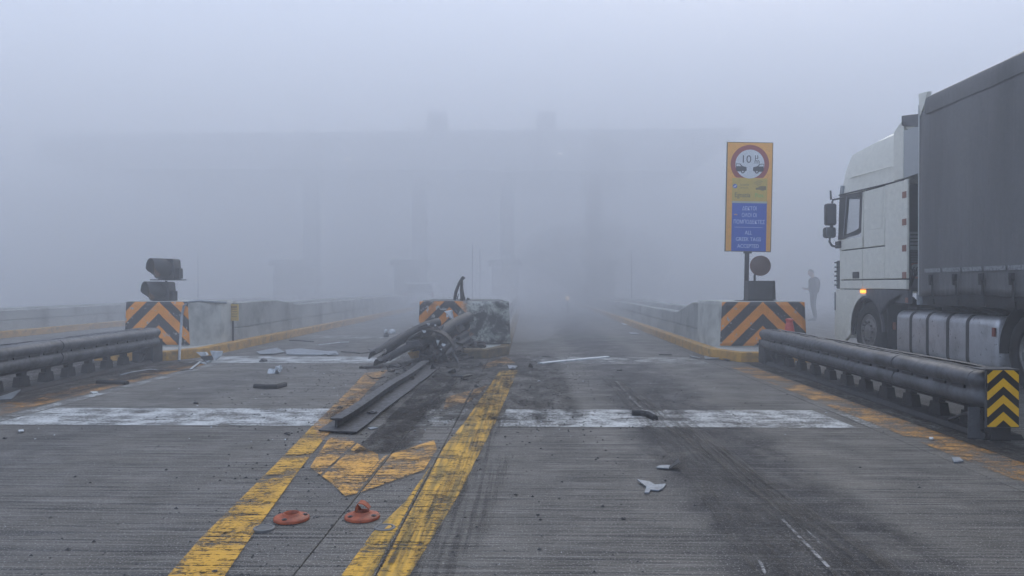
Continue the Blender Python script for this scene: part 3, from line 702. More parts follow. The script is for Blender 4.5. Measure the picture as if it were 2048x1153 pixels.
# clip red ring at ochre top: ring + disc
def disc(cx, cz, r, d, m, name, n=40, zmin=None, r2=None):
    bb = B()
    pts = []
    for i in range(n):
        x = r * math.cos(2 * math.pi * i / n); z = r * math.sin(2 * math.pi * i / n)
        if zmin is not None: z = max(z, zmin)
        pts.append((xm + cx + x, ys_ - d, cz + z))
    bb.prism(pts, (0, 0.002, 0)); return bb.build(name, m, sg)
cz = zb + H * 0.80; R1 = W * 0.415; cxx = 0.0
disc(cxx, cz, R1, 0.009, mred, 'red_ring', zmin=-(R1 * 0.72))
disc(cxx, cz, R1 * 0.755, 0.0115, mwh, 'white_disc')
text('10', 0.21, (xm - 0.075, ys_ - 0.0125, cz + 0.085), mink, sg, sx=1.0, depth=0.001)
text('μ', 0.15, (xm + 0.125, ys_ - 0.0125, cz + 0.145), mink, sg, depth=0.001)
text('m', 0.14, (xm + 0.135, ys_ - 0.0125, cz + 0.05), mink, sg, depth=0.001)
def car(sx, x0):
    z0 = cz - 0.145
    up_ = [(0, 0.02), (0, 0.15), (0.075, 0.15), (0.13, 0.10), (0.20, 0.085), (0.205, 0.02), (0.17, 0.0), (0.03, 0.0)]
    B().prism([(xm + x0 + sx * a, ys_ - 0.0135, z0 + b_) for a, b_ in up_], (0, 0.0012, 0)).build('car_symbol', mink, sg)
    B().prism([(xm + x0 + sx * a, ys_ - 0.0145, z0 + b_) for a, b_ in ((0.008, 0.10), (0.008, 0.138), (0.065, 0.138), (0.10, 0.10))], (0, 0.0008, 0)).build('car_window', mwh, sg)
    bb = B(); bb.lathe((xm + x0 + sx * 0.13, ys_ - 0.0140, z0 - 0.002), (0, -1, 0), [(0.036, 0), (0.036, 0.0012)], 18); bb.build('car_wheel', mink, sg)
    bb = B(); bb.lathe((xm + x0 + sx * 0.13, ys_ - 0.0155, z0 - 0.002), (0, -1, 0), [(0.015, 0), (0.015, 0.0006)], 14); bb.build('wheel_hub', mwh, sg)
car(1, -W * 0.415 * 0.72); car(-1, W * 0.415 * 0.72)
# small emblem, names
bb = B(); bb.lathe((xm - 0.275, ys_ - 0.0095, zb + H * 0.597), (0, -1, 0), [(0.042, 0), (0.042, 0.001)], 24); bb.build('emblem', mblue, sg)
B().prism([(xm - 0.31, ys_ - 0.0112, zb + H * 0.585), (xm - 0.28, ys_ - 0.0112, zb + H * 0.60), (xm - 0.235, ys_ - 0.0112, zb + H * 0.612), (xm - 0.27, ys_ - 0.0112, zb + H * 0.588)], (0, 0.001, 0)).build('emblem_swoosh', mwh, sg)
text('EGNATIA', 0.048, (xm - 0.09, ys_ - 0.0096, zb + H * 0.608), mbro, sg, sx=0.85, depth=0.0006); text('ODOS A.E.', 0.042, (xm - 0.10, ys_ - 0.0096, zb + H * 0.582), mbro, sg, sx=0.8, depth=0.0006)
text('Egnatia', 0.125, (xm - 0.13, ys_ - 0.0096, zb + H * 0.515), mbro, sg, sx=0.86, depth=0.0006, bold=0.002); text('Pass', 0.11, (xm + 0.19, ys_ - 0.0096, zb + H * 0.515), mgrn, sg, sx=0.9, depth=0.0006)
# car with radio waves
B().prism([(xm + 0.12 + a, ys_ - 0.0105, zb + H * 0.567 + b_) for a, b_ in ((0, 0), (0, 0.03), (0.05, 0.045), (0.08, 0.07), (0.20, 0.07), (0.20, 0.0), (0.12, -0.02), (0.08, 0.0))], (0, 0.001, 0)).build('car_emblem', mbro, sg)
for r_ in (0.05, 0.085, 0.12):
    bb = B(); pts = []
    for k in range(9):
        th = R(60 + k * 11)
        pts.append((xm + 0.19 + r_ * math.cos(th) - 0.0, ys_ - 0.011, zb + H * 0.60 + r_ * math.sin(th) - 0.02))
    bb.tube(pts, 0.005, 6); bb.build('wave_arc', mbro, sg)
zz = lambda f: zb + H * f
for s_, f_, w_ in (('ΔΕΚΤΟΙ', 0.393, 0.86), ('ΟΛΟΙ ΟΙ', 0.332, 0.86), ('ΠΟΜΠΟΔΕΚΤΕΣ', 0.270, 0.86)):
    text(s_, 0.105, (xm + 0.01, ys_ - 0.0106, zz(f_)), mlet, sg, sx=w_ * 0.86, depth=0.0006)
for s_, f_ in (('ALL', 0.172), ('GREEK TAGS', 0.112), ('ACCEPTED', 0.050)):
    text(s_, 0.105, (xm, ys_ - 0.0106, zz(f_)), mlet, sg, sx=0.80, depth=0.0006)
sb(0.20, 0.80, 0.221, 0.224, 0.0112, 0.0104, 'divider_line', mlet)
sb(0.185, 0.25, 0.333, 0.341, 0.0112, 0.0104, 'orange_scrape', mo)
B().box2((O.x - 0.037, ys_ + 0.03, 0.99), (O.x + 0.037, ys_ + 0.10, zb + H * 0.9)).build('post', M['darksteel'], sg, bevel=0.005)
B().box((O.x, ys_ + 0.03, zb - 0.015), (0.14, 0.08, 0.03)).build('clamp', M['darksteel'], sg)
bb = B(); bb.prism([(O.x - 0.06, ys_ + 0.02, 0.99), (O.x + 0.05, ys_ + 0.02, 0.99), (O.x + 0.01, ys_ + 0.02, 1.20), (O.x - 0.03, ys_ + 0.02, 1.20)], (0, 0.02, 0)); bb.box((O.x - 0.05, ys_ + 0.05, 1.0), (0.3, 0.2, 0.02)); bb.build('foot_bracket', M['darksteel'], sg)

# ---------------------------------------------------------------- bent post on the middle nose
t = thing('bent_post', PY(918, 601, 14.4), 'bent sooty lamp post stump leaning on the middle island', 'post')
P_ = lambda u, v, yy=14.4: PY(u, v, yy)
B().tube([P_(926, 602), P_(924, 580), P_(924, 560), P_(926, 555)], [0.05, 0.034, 0.03, 0.025], 7).jitter(0.012, 12).build('upright', M['burnt'], t, smooth=True, ang=50)
B().tube([P_(909, 601), P_(912, 585), P_(919, 566), P_(926, 555), P_(930, 557)], [0.028, 0.034, 0.03, 0.034, 0.02], 7).jitter(0.012, 12, 3).build('bent_strut', M['burnt'], t, smooth=True, ang=50)
B().tube([P_(934, 602), P_(935, 597), P_(939, 600)], 0.02, 6).build('bolt_stub', M['burnt'], t)
for u0, v0, u1, v1 in ((911, 600, 917, 588), (915, 600, 912, 590), (919, 601, 922, 592), (930, 601, 926, 590)):
    B().tube([P_(u0, v0), P_((u0 + u1) / 2 + 2, (v0 + v1) / 2), P_(u1, v1)], 0.008, 5).build('torn_wire', M['burnt'], t)

# ---------------------------------------------------------------- wreck of the middle crash cushion
wr = thing('wrecked_crash_cushion', (-1.6, 12.6, 0), 'crumpled burnt crash cushion with bent beams in front of the middle island', 'guard rail wreck')
def bent(pts, radii, prof='w', tw=0.0, name='bent_beam', mat='burnt_rail', sc=1.0, jit=0.012, seed=0, th=0.012):
    pts = [Vector(p) for p in pts]
    # resample
    out = []
    n = 16
    for i in range(len(pts) - 1):
        for k in range(n // (len(pts) - 1) + 1):
            t_ = k / (n // (len(pts) - 1) + 1); out.append(pts[i].lerp(pts[i + 1], t_))
    out.append(pts[-1])
    pr = [(o * sc, (z - 0.15) * sc) for o, z in wprof(1.0, th)]
    if tw: pr = [(o * math.cos(tw) - z * math.sin(tw), o * math.sin(tw) + z * math.cos(tw)) for o, z in pr]
    B().sweep(pr, out).jitter(jit, 4, seed).build(name, M[mat], wr, smooth=True, ang=45)
def wp(u, v, y): return PY(u, v, y)
# two beams that lie pointing down to the left
bent([wp(762, 705, 11.9), wp(800, 680, 12.4), wp(840, 658, 12.9), wp(872, 650, 13.3)], None, tw=-0.9, sc=0.95, seed=1)
bent([wp(772, 716, 11.7), wp(810, 696, 12.1), wp(850, 682, 12.6), wp(885, 678, 12.9)], None, tw=-1.2, sc=0.8, seed=2)
# tubular upper edges
fold = [(-0.085, -0.045), (-0.05, 0.03), (-0.01, 0.075), (0.055, 0.085), (0.09, 0.04), (0.085, 0.03), (0.05, 0.06), (0.0, 0.055), (-0.03, 0.01), (-0.07, -0.06)]
def fpath(pts, n=6):
    out = []
    for a_, b_ in zip(pts, pts[1:]):
        for k in range(n): out.append(a_.lerp(b_, k / n))
    return out + [pts[-1]]
B().sweep(fold, fpath([wp(745, 712, 11.75), wp(790, 682, 12.3), wp(830, 662, 12.8), wp(865, 655, 13.2)])).jitter(0.018, 5).build('bent_beam', M['burnt_rail'], wr)
B().sweep([(a_ * 0.9, b_ * 0.9) for a_, b_ in fold], fpath([wp(753, 728, 11.6), wp(790, 708, 12.0), wp(823, 692, 12.4), wp(852, 683, 12.8)])).jitter(0.018, 5, 2).build('bent_beam', M['burnt_rail'], wr)
# big beam at the right that runs to the block
bent([wp(862, 690, 12.6), wp(888, 668, 13.0), wp(915, 651, 13.5), wp(935, 643, 13.9)], None, tw=-0.5, sc=1.15, seed=3)
B().sweep([(a_ * 1.7, b_ * 1.5) for a_, b_ in fold], fpath([wp(878, 674, 12.9), wp(905, 657, 13.4), wp(934, 647, 13.9)])).jitter(0.022, 4, 5).build('bent_beam', M['burnt_rail'], wr, smooth=True, ang=50)
bent([wp(876, 716, 12.5), wp(905, 690, 13.0), wp(935, 672, 13.6)], None, tw=0.4, sc=0.7, seed=4)
B().tube([wp(890, 690, 12.9), wp(925, 670, 13.6)], 0.035, 8).build('strut', M['burnt_rail'], wr, smooth=True)
# curved end plate standing up (half ring)
bb = B(); rings = []
for i in range(15):
    th_ = R(150 - i * 13)
    c = wp(862, 715, 12.35); rr = 0.36
    x = c.x + rr * 1.15 * math.cos(th_) - 0.02; z = c.z + rr * math.sin(th_) + 0.1
    rings.append([(x, 12.25, z), (x, 12.55, z + 0.02), (x * 0.97 + c.x * .03, 12.55, z * .96 + 0.01), (x * 0.97 + c.x * .03, 12.25, z * 0.96 - 0.01)])
bb.loft(rings).jitter(0.03, 4, 7); bb.build('curved_plate', M['burnt'], wr, smooth=True, ang=40)
# crumpled core
def lump(c, r, name='crumpled_metal', seed=0, mat='burnt', amp=0.35, sub=4):
    bb = B(); bmesh.ops.create_icosphere(bb.b, subdivisions=sub, radius=1.0)
    for v in bb.b.verts:
        p = v.co.copy(); n1 = noise.fractal(p * 1.6 + Vector((seed * 3.1, 0, 0)), 0.7, 2.1, 4); n2 = noise.cell(p * 3.5 + Vector((0, seed, 0)))
        k = 1 + amp * n1 + 0.18 * (n2 - 0.5); v.co = Vector((p.x * r[0] * k, p.y * r[1] * k, p.z * r[2] * k)) + Vector(c)
        if v.co.z < 0.01: v.co.z = 0.01 + 0.01 * noise.noise(p * 5)
    return bb.build(name, M[mat], wr)
lump(wp(860, 690, 12.9), (0.30, 0.35, 0.27), seed=1)
lump(wp(868, 720, 12.5), (0.26, 0.3, 0.22), seed=2)
lump(wp(905, 712, 13.2), (0.34, 0.45, 0.20), seed=3)
lump(wp(935, 700, 13.6), (0.40, 0.4, 0.2), seed=5, amp=0.25)
lump(wp(845, 668, 13.2), (0.26, 0.3, 0.12), seed=6, mat='burnt_rail')
B().prism([wp(815, 706, 12.6), wp(838, 702, 12.6), wp(836, 716, 12.6), wp(822, 718, 12.6)], (0, 0.1, 0)).build('yellow_fragment', M['kerb'], wr)
# torn sheets
rnd = random.Random(5)
def shard(c, size, name, mat, rot=None, parent=None, bend=0.3, seed=0, th=0.006, n=7, elong=1.6, **kw):
    rr = random.Random(seed); bb = B(); c = Vector(c)
    m = Matrix.Rotation(rr.uniform(0, 6.28) if rot is None else rot[2], 3, 'Z') @ Matrix.Rotation(rr.uniform(-0.3, 0.3) if rot is None else rot[0], 3, 'X') @ Matrix.Rotation(rr.uniform(-0.3, 0.3) if rot is None else rot[1], 3, 'Y')
    outl = []
    for i in range(n):
        a = 2 * math.pi * (i + rr.uniform(-0.35, 0.35)) / n; k = rr.uniform(0.55, 1.1)
        outl.append(Vector((math.cos(a) * k * size * elong / 2, math.sin(a) * k * size / 2, 0)))
    NR = 3; rings = []
    def zf(p): return bend * size * (p.x / (size * elong * .5)) ** 2 + 0.15 * bend * size * noise.noise(p * 9 / size + Vector((seed, 0, 0)))
    top = [[bb.v(c + m @ (p * k + Vector((0, 0, zf(p * k) + th)))) for p in outl] for k in (1, 0.55)]
    bot = [[bb.v(c + m @ (p * k + Vector((0, 0, zf(p * k))))) for p in outl] for k in (1, 0.55)]
    N_ = n
    for L_ in (top, bot):
        for i in range(N_):
            j = (i + 1) % N_; bb.b.faces.new((L_[0][i], L_[0][j], L_[1][j], L_[1][i]))
        bb.b.faces.new(L_[1])
    for i in range(N_):
        j = (i + 1) % N_; bb.b.faces.new((top[0][i], bot[0][i], bot[0][j], top[0][j]))
    zmin = min(v.co.z for v in bb.b.verts)
    if parent is None:
        for v in bb.b.verts: v.co.z += 0.003 - zmin if c.z < 0.05 else 0
    return bb.build(name, M[mat], parent, **kw)
for i in range(26):
    u = rnd.uniform(825, 925); v = rnd.uniform(655, 735); 
    shard(wp(u, v, 12.4 + rnd.random() * 0.9), rnd.uniform(0.08, 0.2), 'torn_sheet', rnd.choice(['burnt', 'burnt', 'burnt_rail', 'darksteel']), rot=(rnd.uniform(-1.2, 1.2), rnd.uniform(-1, 1), rnd.uniform(0, 6)), parent=wr, seed=i, bend=0.4, elong=1.6)
for u, v, s in ((878, 686, .10), (886, 690, .06), (893, 633, .07), (848, 664, .05), (858, 650, .05), (872, 652, .04), (884, 700, .05)):
    shard(wp(u, v, 12.2 if v > 645 else 13.9), s, 'pale_fragment', 'plastic_white', rot=(1.2, 0.3, u), parent=wr, seed=u, bend=0.7)
# sprung wires and strips over the top
for i in range(18):
    u0 = rnd.uniform(828, 850); v0 = rnd.uniform(655, 668); y0 = rnd.uniform(12.3, 12.9)
    pts = [wp(u0, v0, y0), wp(u0 + rnd.uniform(10, 22), v0 - rnd.uniform(0, 9), y0), wp(u0 + rnd.uniform(25, 38), v0 + rnd.uniform(-6, 7), y0 + 0.1), wp(u0 + rnd.uniform(40, 55), v0 + rnd.uniform(4, 26), y0 + 0.1)]
    B().tube(pts, rnd.uniform(0.005, 0.012), 5).build('torn_strip', M['burnt'], wr)
B().tube([wp(905, 705, 12.3), wp(915, 722, 12.2), wp(919, 732, 12.1)], 0.018, 6).build('torn_strip', M['burnt_rail'], wr)
bb = B(); bb.sweep([(-0.03, 0), (0.03, 0), (0.03, 0.06), (-0.03, 0.06)], [wp(905, 728, 12.6), wp(950, 718, 13.2), wp(1000, 705, 13.9)]).jitter(0.02, 3); bb.build('bent_angle', M['burnt'], wr)
bb = B(); bb.prism([wp(812, 684, 12.1), wp(836, 682, 12.1), wp(846, 693, 12.1), wp(812, 692, 12.1)], (0, 0.25, 0.02)); bb.build('torn_bracket', M['burnt_rail'], wr)
# bottom shoe of the left beams
B().box(wp(742, 737, 11.55) + Vector((0, 0, 0.01)), (0.34, 0.12, 0.05)).build('beam_shoe', M['burnt'], wr)

# ---------------------------------------------------------------- the torn-off ground rail
gr = thing('torn_ground_rail', G(700, 860), 'long dark steel I-section rail on a flat base plate lying on the road', 'steel rail')
A_, B_, C_, D_ = G(637, 866), G(713, 870), G(880, 738), G(842, 733)
bb = B()
N = 16; rings = []
for i in range(N + 1):
    t_ = i / N; a = A_.lerp(D_, t_); b_ = B_.lerp(C_, t_); w_ = 0.02 * noise.noise(Vector((t_ * 7, 0, 0)))
    wob = 0.010 + 0.012 * abs(noise.noise(Vector((t_ * 5, 4, 0))))
    mid_ = a.lerp(b_, 0.5)
    rings.append([(a.x, a.y, 0.017 + wob), (mid_.x, mid_.y, 0.024), (b_.x + w_, b_.y, 0.018 + wob), (b_.x + w_, b_.y, 0.006 + wob), (mid_.x, mid_.y, 0.012), (a.x, a.y, 0.006 + wob)])
bb.loft(rings); bb.build('base_plate', M['burnt_rail'], gr)
a = G(672, 861); b_ = G(853, 735)
ip = [(-0.010, 0.02), (-0.010, 0.085), (-0.052, 0.092), (-0.056, 0.107), (0.056, 0.107), (0.052, 0.092), (0.010, 0.085), (0.010, 0.02)]
path = [a.lerp(b_, i / 14) + Vector((0.012 * math.sin(i * 0.8), 0, 0)) for i in range(15)]
B().sweep(ip, path).jitter(0.003, 5).build('i_beam', M['burnt_rail'], gr)

# ---------------------------------------------------------------- delineator bases and anchor rings
def delineator(u, v, rz, label, torn):
    c = G(u, v); c.z = 0
    root = thing('delineator_base', c, label, 'bollard base', 'orange bollard bases on the road')
    n = 64; R0 = 0.118
    def ring(r, z, notch=0.0):
        out = []
        for i in range(n):
            a = 2 * math.pi * i / n
            rr = r
            for k in range(3):
                d = abs((a - (rz + k * 2.094) + math.pi) % (2 * math.pi) - math.pi)
                if d < 0.24: rr -= notch * (1 - (d / 0.24) ** 4)
            out.append((c.x + rr * math.cos(a), c.y + rr * math.sin(a), z))
        return out
    bb = B(); bb.loft([ring(R0, 0.004), ring(R0, 0.018), ring(R0 - 0.005, 0.024), ring(0.085, 0.030, 0.008), ring(0.062, 0.037), ring(0.058, 0.046), ring(0.052, 0.050), ring(0.047, 0.046), ring(0.044, 0.01), ring(0.0435, 0.006)], caps=False)
    bb.build('rubber_base', M['redplastic'], root, smooth=True, ang=50)
    B().lathe(c + Vector((0, 0, 0.004)), (0, 0, 1), [(0.044, 0), (0.044, 0.004)], 24).build('socket_floor', M['rubber'], root)
    bolt = None
    for k in range(3):
        a = rz + k * 2.094; p = c + Vector((0.088 * math.cos(a), 0.088 * math.sin(a), 0))
        bb = B(); bb.lathe(p + Vector((0, 0, 0.0275)), (0, 0, 1), [(0.019, 0), (0.019, 0.004), (0.012, 0.0045), (0.011, -0.01)], 20); bb.build('bolt_hole', M['black'], root, smooth=False)
        B().lathe(p + Vector((0, 0, 0.030)), (0, 0, 1), [(0.0075, 0), (0.0075, 0.006), (0.004, 0.008)], 8).build('bolt', M['steel'], root)
    if torn:
        bb = B(); rings = []
        for i in range(9):
            a = R(110 + i * 14); hh = 0.055 + 0.035 * math.sin(i / 8 * math.pi)
            p = c + Vector((0.046 * math.cos(a), 0.046 * math.sin(a), 0)); q_ = p + Vector((0.02 * i / 8, -0.02, hh - 0.04))
            rings.append([p + Vector((0, 0, 0.045)), q_ + Vector((0, 0, 0.05)), q_ + Vector((0.004, -0.006, 0.05)), p + Vector((0.004, -0.004, 0.045))])
        bb.loft(rings); bb.build('torn_flap', M['redplastic'], root, smooth=True)
        bb = B(); rings = []
        ctl = [Vector(q) for q in ((-0.046, 0.012, 0.045), (-0.040, 0.010, 0.085), (-0.022, 0.004, 0.108), (0.008, -0.004, 0.106), (0.034, -0.010, 0.092), (0.054, -0.016, 0.070))]
        for i, q in enumerate(ctl):
            wv = Vector((0.004, 0.026 - 0.003 * i, 0.006)); p = c + q; rings.append([p - wv, p + wv, p + wv + Vector((0.003, 0, 0.005)), p - wv + Vector((0.003, 0, 0.005))])
        bb.loft(rings); bb.build('torn_flap', M['redplastic'], root, smooth=True)
    root.scale = (0.82, 0.82, 0.82)
delineator(583, 1040, 0.3, 'orange-red round rubber bollard base with an empty socket', False)
delineator(724.5, 1037, -0.35, 'orange-red round rubber bollard base with a torn flap sticking up', True)
def aring(u, v, label):
    c = G(u, v); t = thing('anchor_ring', c, label, 'anchor socket', 'sunken rings in front of the bollard bases')
    B().lathe(c + Vector((0, 0, -0.002)), (0, 0, 1), [(0.074, 0), (0.074, 0.013), (0.070, 0.016), (0.058, 0.016), (0.055, 0.012), (0.054, 0)], 40).build('ring', simple('grey_ring', (0.12, 0.12, 0.118), 0.5), t, smooth=True)
    B().lathe(c + Vector((0, 0, 0.001)), (0, 0, 1), [(0.0535, 0), (0.0535, 0.0105)], 32).build('cover', M['conc_dark'], t); t.scale = (0.76, 0.76, 1)
aring(528, 1060, 'grey ring set in the concrete beside the left yellow line'); aring(769.5, 1059, 'grey ring set in the concrete at the edge of the right yellow line')
c = G(772, 1059); B().prism([c + Vector((x, y_, 0.004)) for x, y_ in ((0.0, -0.04), (0.03, -0.03), (0.042, 0.0), (0.03, 0.035), (0.012, 0.03))], (0, 0, 0.0095)).build('paint_flake', simple('yellow_flake', (0.5, 0.27, 0.03), 0.6), bpy.data.objects['anchor_ring.001'])

# ---------------------------------------------------------------- debris
def strip(pts, w, h, name, mat, label, cat, curl=0.0, group=None, ridge=True):
    pr = [(-w / 2, 0), (w / 2, 0), (w / 2, h * 0.7), (w * 0.3, h), (w * 0.1, h * 0.75), (-w * 0.1, h), (-w * 0.4, h * 0.8), (-w / 2, h * 0.4)] if ridge else [(-w / 2, 0), (w / 2, 0), (w / 2, h), (-w / 2, h)]
    P2 = []
    for i, p in enumerate(pts):
        q_ = G(*p[:2]); q_.z = 0.003 + (p[2] if len(p) > 2 else 0); P2.append(q_)
    out = []
    for i in range(len(P2) - 1):
        for k in range(4): out.append(P2[i].lerp(P2[i + 1], k / 4))
    out.append(P2[-1])
    return B().sweep(pr, out).jitter(0.003, 8, len(pts)).build(name, M[mat], None, label=label, cat=cat, group=group)
strip([(510, 776), (530, 778), (552, 778), (570, 773)], 0.06, 0.05, 'rubber_strip', 'rubber', 'curved black rubber strip lying in the left lane', 'rubber strip')
strip([(1264, 832), (1280, 832), (1296, 834), (1311, 842)], 0.055, 0.05, 'rubber_strip', 'rubber', 'black ribbed rubber piece lying on the white bar of the right lane', 'rubber strip')
strip([(196, 768), (222, 769), (254, 770)], 0.08, 0.05, 'rubber_strip', 'rubber', 'black rubber strip lying by the left rail', 'rubber strip')
strip([(1080, 729), (1110, 726), (1170, 720), (1214, 716)], 0.11, 0.03, 'trim_strip', 'plastic_white', 'long pale trim strip lying across the right lane', 'trim strip')
strip([(635, 691), (655, 689), (680, 686), (697, 687, 0.02)], 0.04, 0.015, 'trim_strip', 'plastic_white', 'thin white trim strip farther up the left lane', 'trim strip')
strip([(580, 682), (605, 683), (625, 685)], 0.06, 0.02, 'trim_strip', 'plastic_dark', 'dark wavy trim strip beside the left kerb', 'trim strip')
strip([(683, 705), (700, 706), (720, 708), (745, 706)], 0.05, 0.02, 'trim_strip', 'plastic_dark', 'dark bent strip running up to the wrecked beams', 'trim strip')
strip([(1070, 724), (1082, 717, 0.03), (1100, 716, 0.01)], 0.02, 0.012, 'bent_wire', 'plastic_dark', 'short bent wire beyond the long pale strip', 'wire', ridge=False)
strip([(1318, 711), (1343, 711)], 0.05, 0.02, 'trim_strip', 'plastic_dark', 'short dark strip on the second white bar, right lane', 'trim strip')
strip([(905, 754), (925, 756), (940, 753)], 0.06, 0.03, 'trim_strip', 'plastic_dark', 'dark broken strip on the road right of the ground rail', 'trim strip')
strip([(240, 752), (262, 750, 0.03), (300, 744, 0.03), (318, 742)], 0.03, 0.012, 'trim_strip', 'plastic_grey', 'pale bent strip curling beside the left rail end', 'trim strip')
strip([(284, 742), (330, 743), (385, 741)], 0.03, 0.015, 'cable', 'plastic_dark', 'dark cable on the ground along the left kerb nose', 'cable', ridge=False)
strip([(380, 741), (400, 728, 0.02), (412, 730)], 0.03, 0.02, 'trim_strip', 'plastic_white', 'short white splinter in front of the broken white bumper piece', 'trim strip')

def plate(outline, th, name, mat, label, cat, z=0.004, lift=None, seed=0, **kw):
    bb = B(); P2 = [G(*p) for p in outline]; lf = lift or [0] * len(P2)
    bb.loft([[(p.x, p.y, z + l) for p, l in zip(P2, lf)], [(p.x, p.y, z + th + l) for p, l in zip(P2, lf)]])
    return bb.build(name, M[mat], None, label=label, cat=cat, **kw)
plate([(1274, 966), (1300, 968), (1309, 973), (1332, 972), (1326, 981), (1317, 985), (1301, 983), (1298, 989), (1289, 989), (1293, 977)], 0.008, 'metal_fragment', 'plastic_grey', 'T-shaped pale grey fragment lying in the right lane', 'fragment', lift=[0.012, 0.004, 0.002, 0.002, 0.002, 0.001, 0, 0, 0, 0])
t = thing('metal_fragment', G(1335, 940), 'folded pale grey fragment with one edge standing up in the right lane', 'fragment')
bb = B(); pts = [G(1312, 939), G(1318, 935), G(1340, 934), G(1337, 941)]
bb.loft([[(p.x, p.y, 0.008) for p in pts], [(p.x, p.y, 0.014) for p in pts]]); bb.build('flat_piece', M['plastic_grey'], t)
a = G(1337, 941); b_ = G(1341, 934); e = a + Vector((0.08, 0, 0.058)); f_ = b_ + Vector((0.06, 0.01, 0.058))
bb = B(); bb.prism([a + Vector((0, 0, 0.008)), b_ + Vector((0, 0, 0.008)), f_, e], (0.005, 0, -0.003)); bb.build('raised_piece', M['plastic_dark'], t)
plate([(1903, 921), (1918, 921), (1927, 926), (1908, 928)], 0.01, 'metal_fragment', 'plastic_grey', 'small pale plate on the joint by the orange line', 'fragment', lift=[0.01, 0.012, 0, 0])
plate([(0, 783), (30, 783), (41, 787), (22, 801), (0, 802)], 0.012, 'metal_sheet', 'plastic_grey', 'grey sheet lying below the left rail at the picture edge', 'fragment', lift=[0.02, 0.03, 0.03, 0, 0])
plate([(735, 858), (748, 856), (756, 858), (742, 861)], 0.006, 'metal_fragment', 'plastic_grey', 'small pale shard beside the base plate of the ground rail', 'fragment')
plate([(570, 704), (600, 702), (668, 706), (672, 710), (640, 712), (574, 711)], 0.015, 'panel_piece', 'plastic_grey', 'long light panel lying on the white bar in the left lane', 'panel', lift=[0.02, 0.03, 0, 0.01, 0, 0])
for k, (o, lb) in enumerate([
    ([(512, 706), (540, 700), (555, 699), (570, 706), (545, 711), (520, 711)], 'crumpled grey panel end next to the long light panel'),
    ([(648, 704), (672, 705), (678, 711), (655, 713)], 'small crumpled piece at the right end of the long light panel'),
    ([(1408, 714), (1430, 712), (1443, 717), (1436, 721), (1410, 720)], 'pale plate leaning at the right kerb nose'),
    ([(1380, 714), (1400, 719), (1398, 721), (1382, 717)], 'thin pale shard left of the plate at the right kerb'),
    ([(1443, 718), (1465, 719), (1458, 724), (1446, 722)], 'dark shard right of the plate at the right kerb'),
    ([(180, 786), (194, 785), (196, 788), (186, 790)], 'small white shard below the black strip on the left'),
    ([(1015, 735), (1022, 733), (1035, 736), (1030, 741), (1018, 740)], 'pale star-shaped shard at the top of the right yellow line'),
    ([(1242, 648), (1256, 647), (1264, 650), (1248, 651)], 'white shard far up the right lane'),
    ([(1256, 667), (1272, 667), (1280, 670), (1262, 671)], 'flat pale shard beyond the second bar, right lane'),
    ([(735, 700), (760, 701), (770, 705), (745, 706)], 'flat dark plate left of the wrecked beams'),
    ([(36, 864), (46, 863), (48, 866), (38, 868)], 'small white chip in the lower left of the road'),
    ([(1858, 879), (1866, 878), (1867, 882), (1860, 882)], 'small white chip behind the orange line on the right'),
]):
    dk = 'dark' in lb
    plate(o, 0.010, 'fragment', 'plastic_dark' if dk else ('plastic_white' if 'white' in lb else 'plastic_grey'), lb, 'fragment', lift=[random.uniform(0, 0.03) if G(*o[0]).y > 9 else random.uniform(0, .008) for _ in o])
# broken bumper by the left kerb
t = thing('broken_bumper', G(418, 728), 'broken white and black bumper piece leaning at the left kerb', 'bumper piece')
def tp(u, v, y=12.3): return PY(u, v, y)
for o, m_, nm in (([(392, 705), (410, 705), (414, 711), (402, 713)], 'plastic_white', 'bumper_shell'), ([(420, 703), (443, 703), (441, 712), (430, 722), (424, 712)], 'plastic_white', 'bumper_shell'),
                 ([(399, 713), (422, 712), (424, 722), (408, 722)], 'plastic_dark', 'bumper_foam'), ([(404, 709), (412, 722), (417, 727), (409, 714)], 'plastic_white', 'bumper_strut'), ([(404, 729), (414, 730), (422, 722), (417, 721)], 'plastic_white', 'bumper_strut')):
    B().prism([tp(*p) for p in o], (0.01, 0.05, 0.0)).jitter(0.012, 6).build(nm, M[m_], t)
# crumpled white thing in the left lane
t = thing('crumpled_plastic', G(553, 746), 'crumpled white plastic scrap in the left lane', 'fragment')
for k, (u, v, s) in enumerate(((545, 746, .12), (553, 741, .13), (558, 738, .12), (561, 742, .10), (549, 743, .1))):
    p = G(u, 747) ; p.z = max(0.02, (747 - v) / F * p.y); shard(p, s, 'scrap_sheet', 'plastic_white', rot=(0.9 + k * .3, 0.5 * k, k * 1.3), parent=t, seed=40 + k, bend=0.8)
# burst canisters far up the left lane
for (u, v, r_, lb, m_) in ((772, 675, 0.07, 'small dark canister with a white cap in the left lane', 'plastic_dark'), (784, 668, 0.09, 'white bowl-like scrap beyond the small canister', 'plastic_white')):
    p = G(u, v); t = thing('canister', p, lb, 'canister')
    B().lathe(p, (0.1, 0.2, 1), [(r_, 0.0), (r_ * 1.05, 0.06), (r_ * .7, 0.11), (r_ * 0.2, 0.13)], 14).build('canister_body', M[m_], t, smooth=True)
    if m_ == 'plastic_dark': B().lathe(p + Vector((0, 0, 0.12)), (0, 0, 1), [(r_ * .6, 0), (r_ * .5, 0.06), (0.01, 0.08)], 12).build('cap', M['plastic_white'], t, smooth=True)
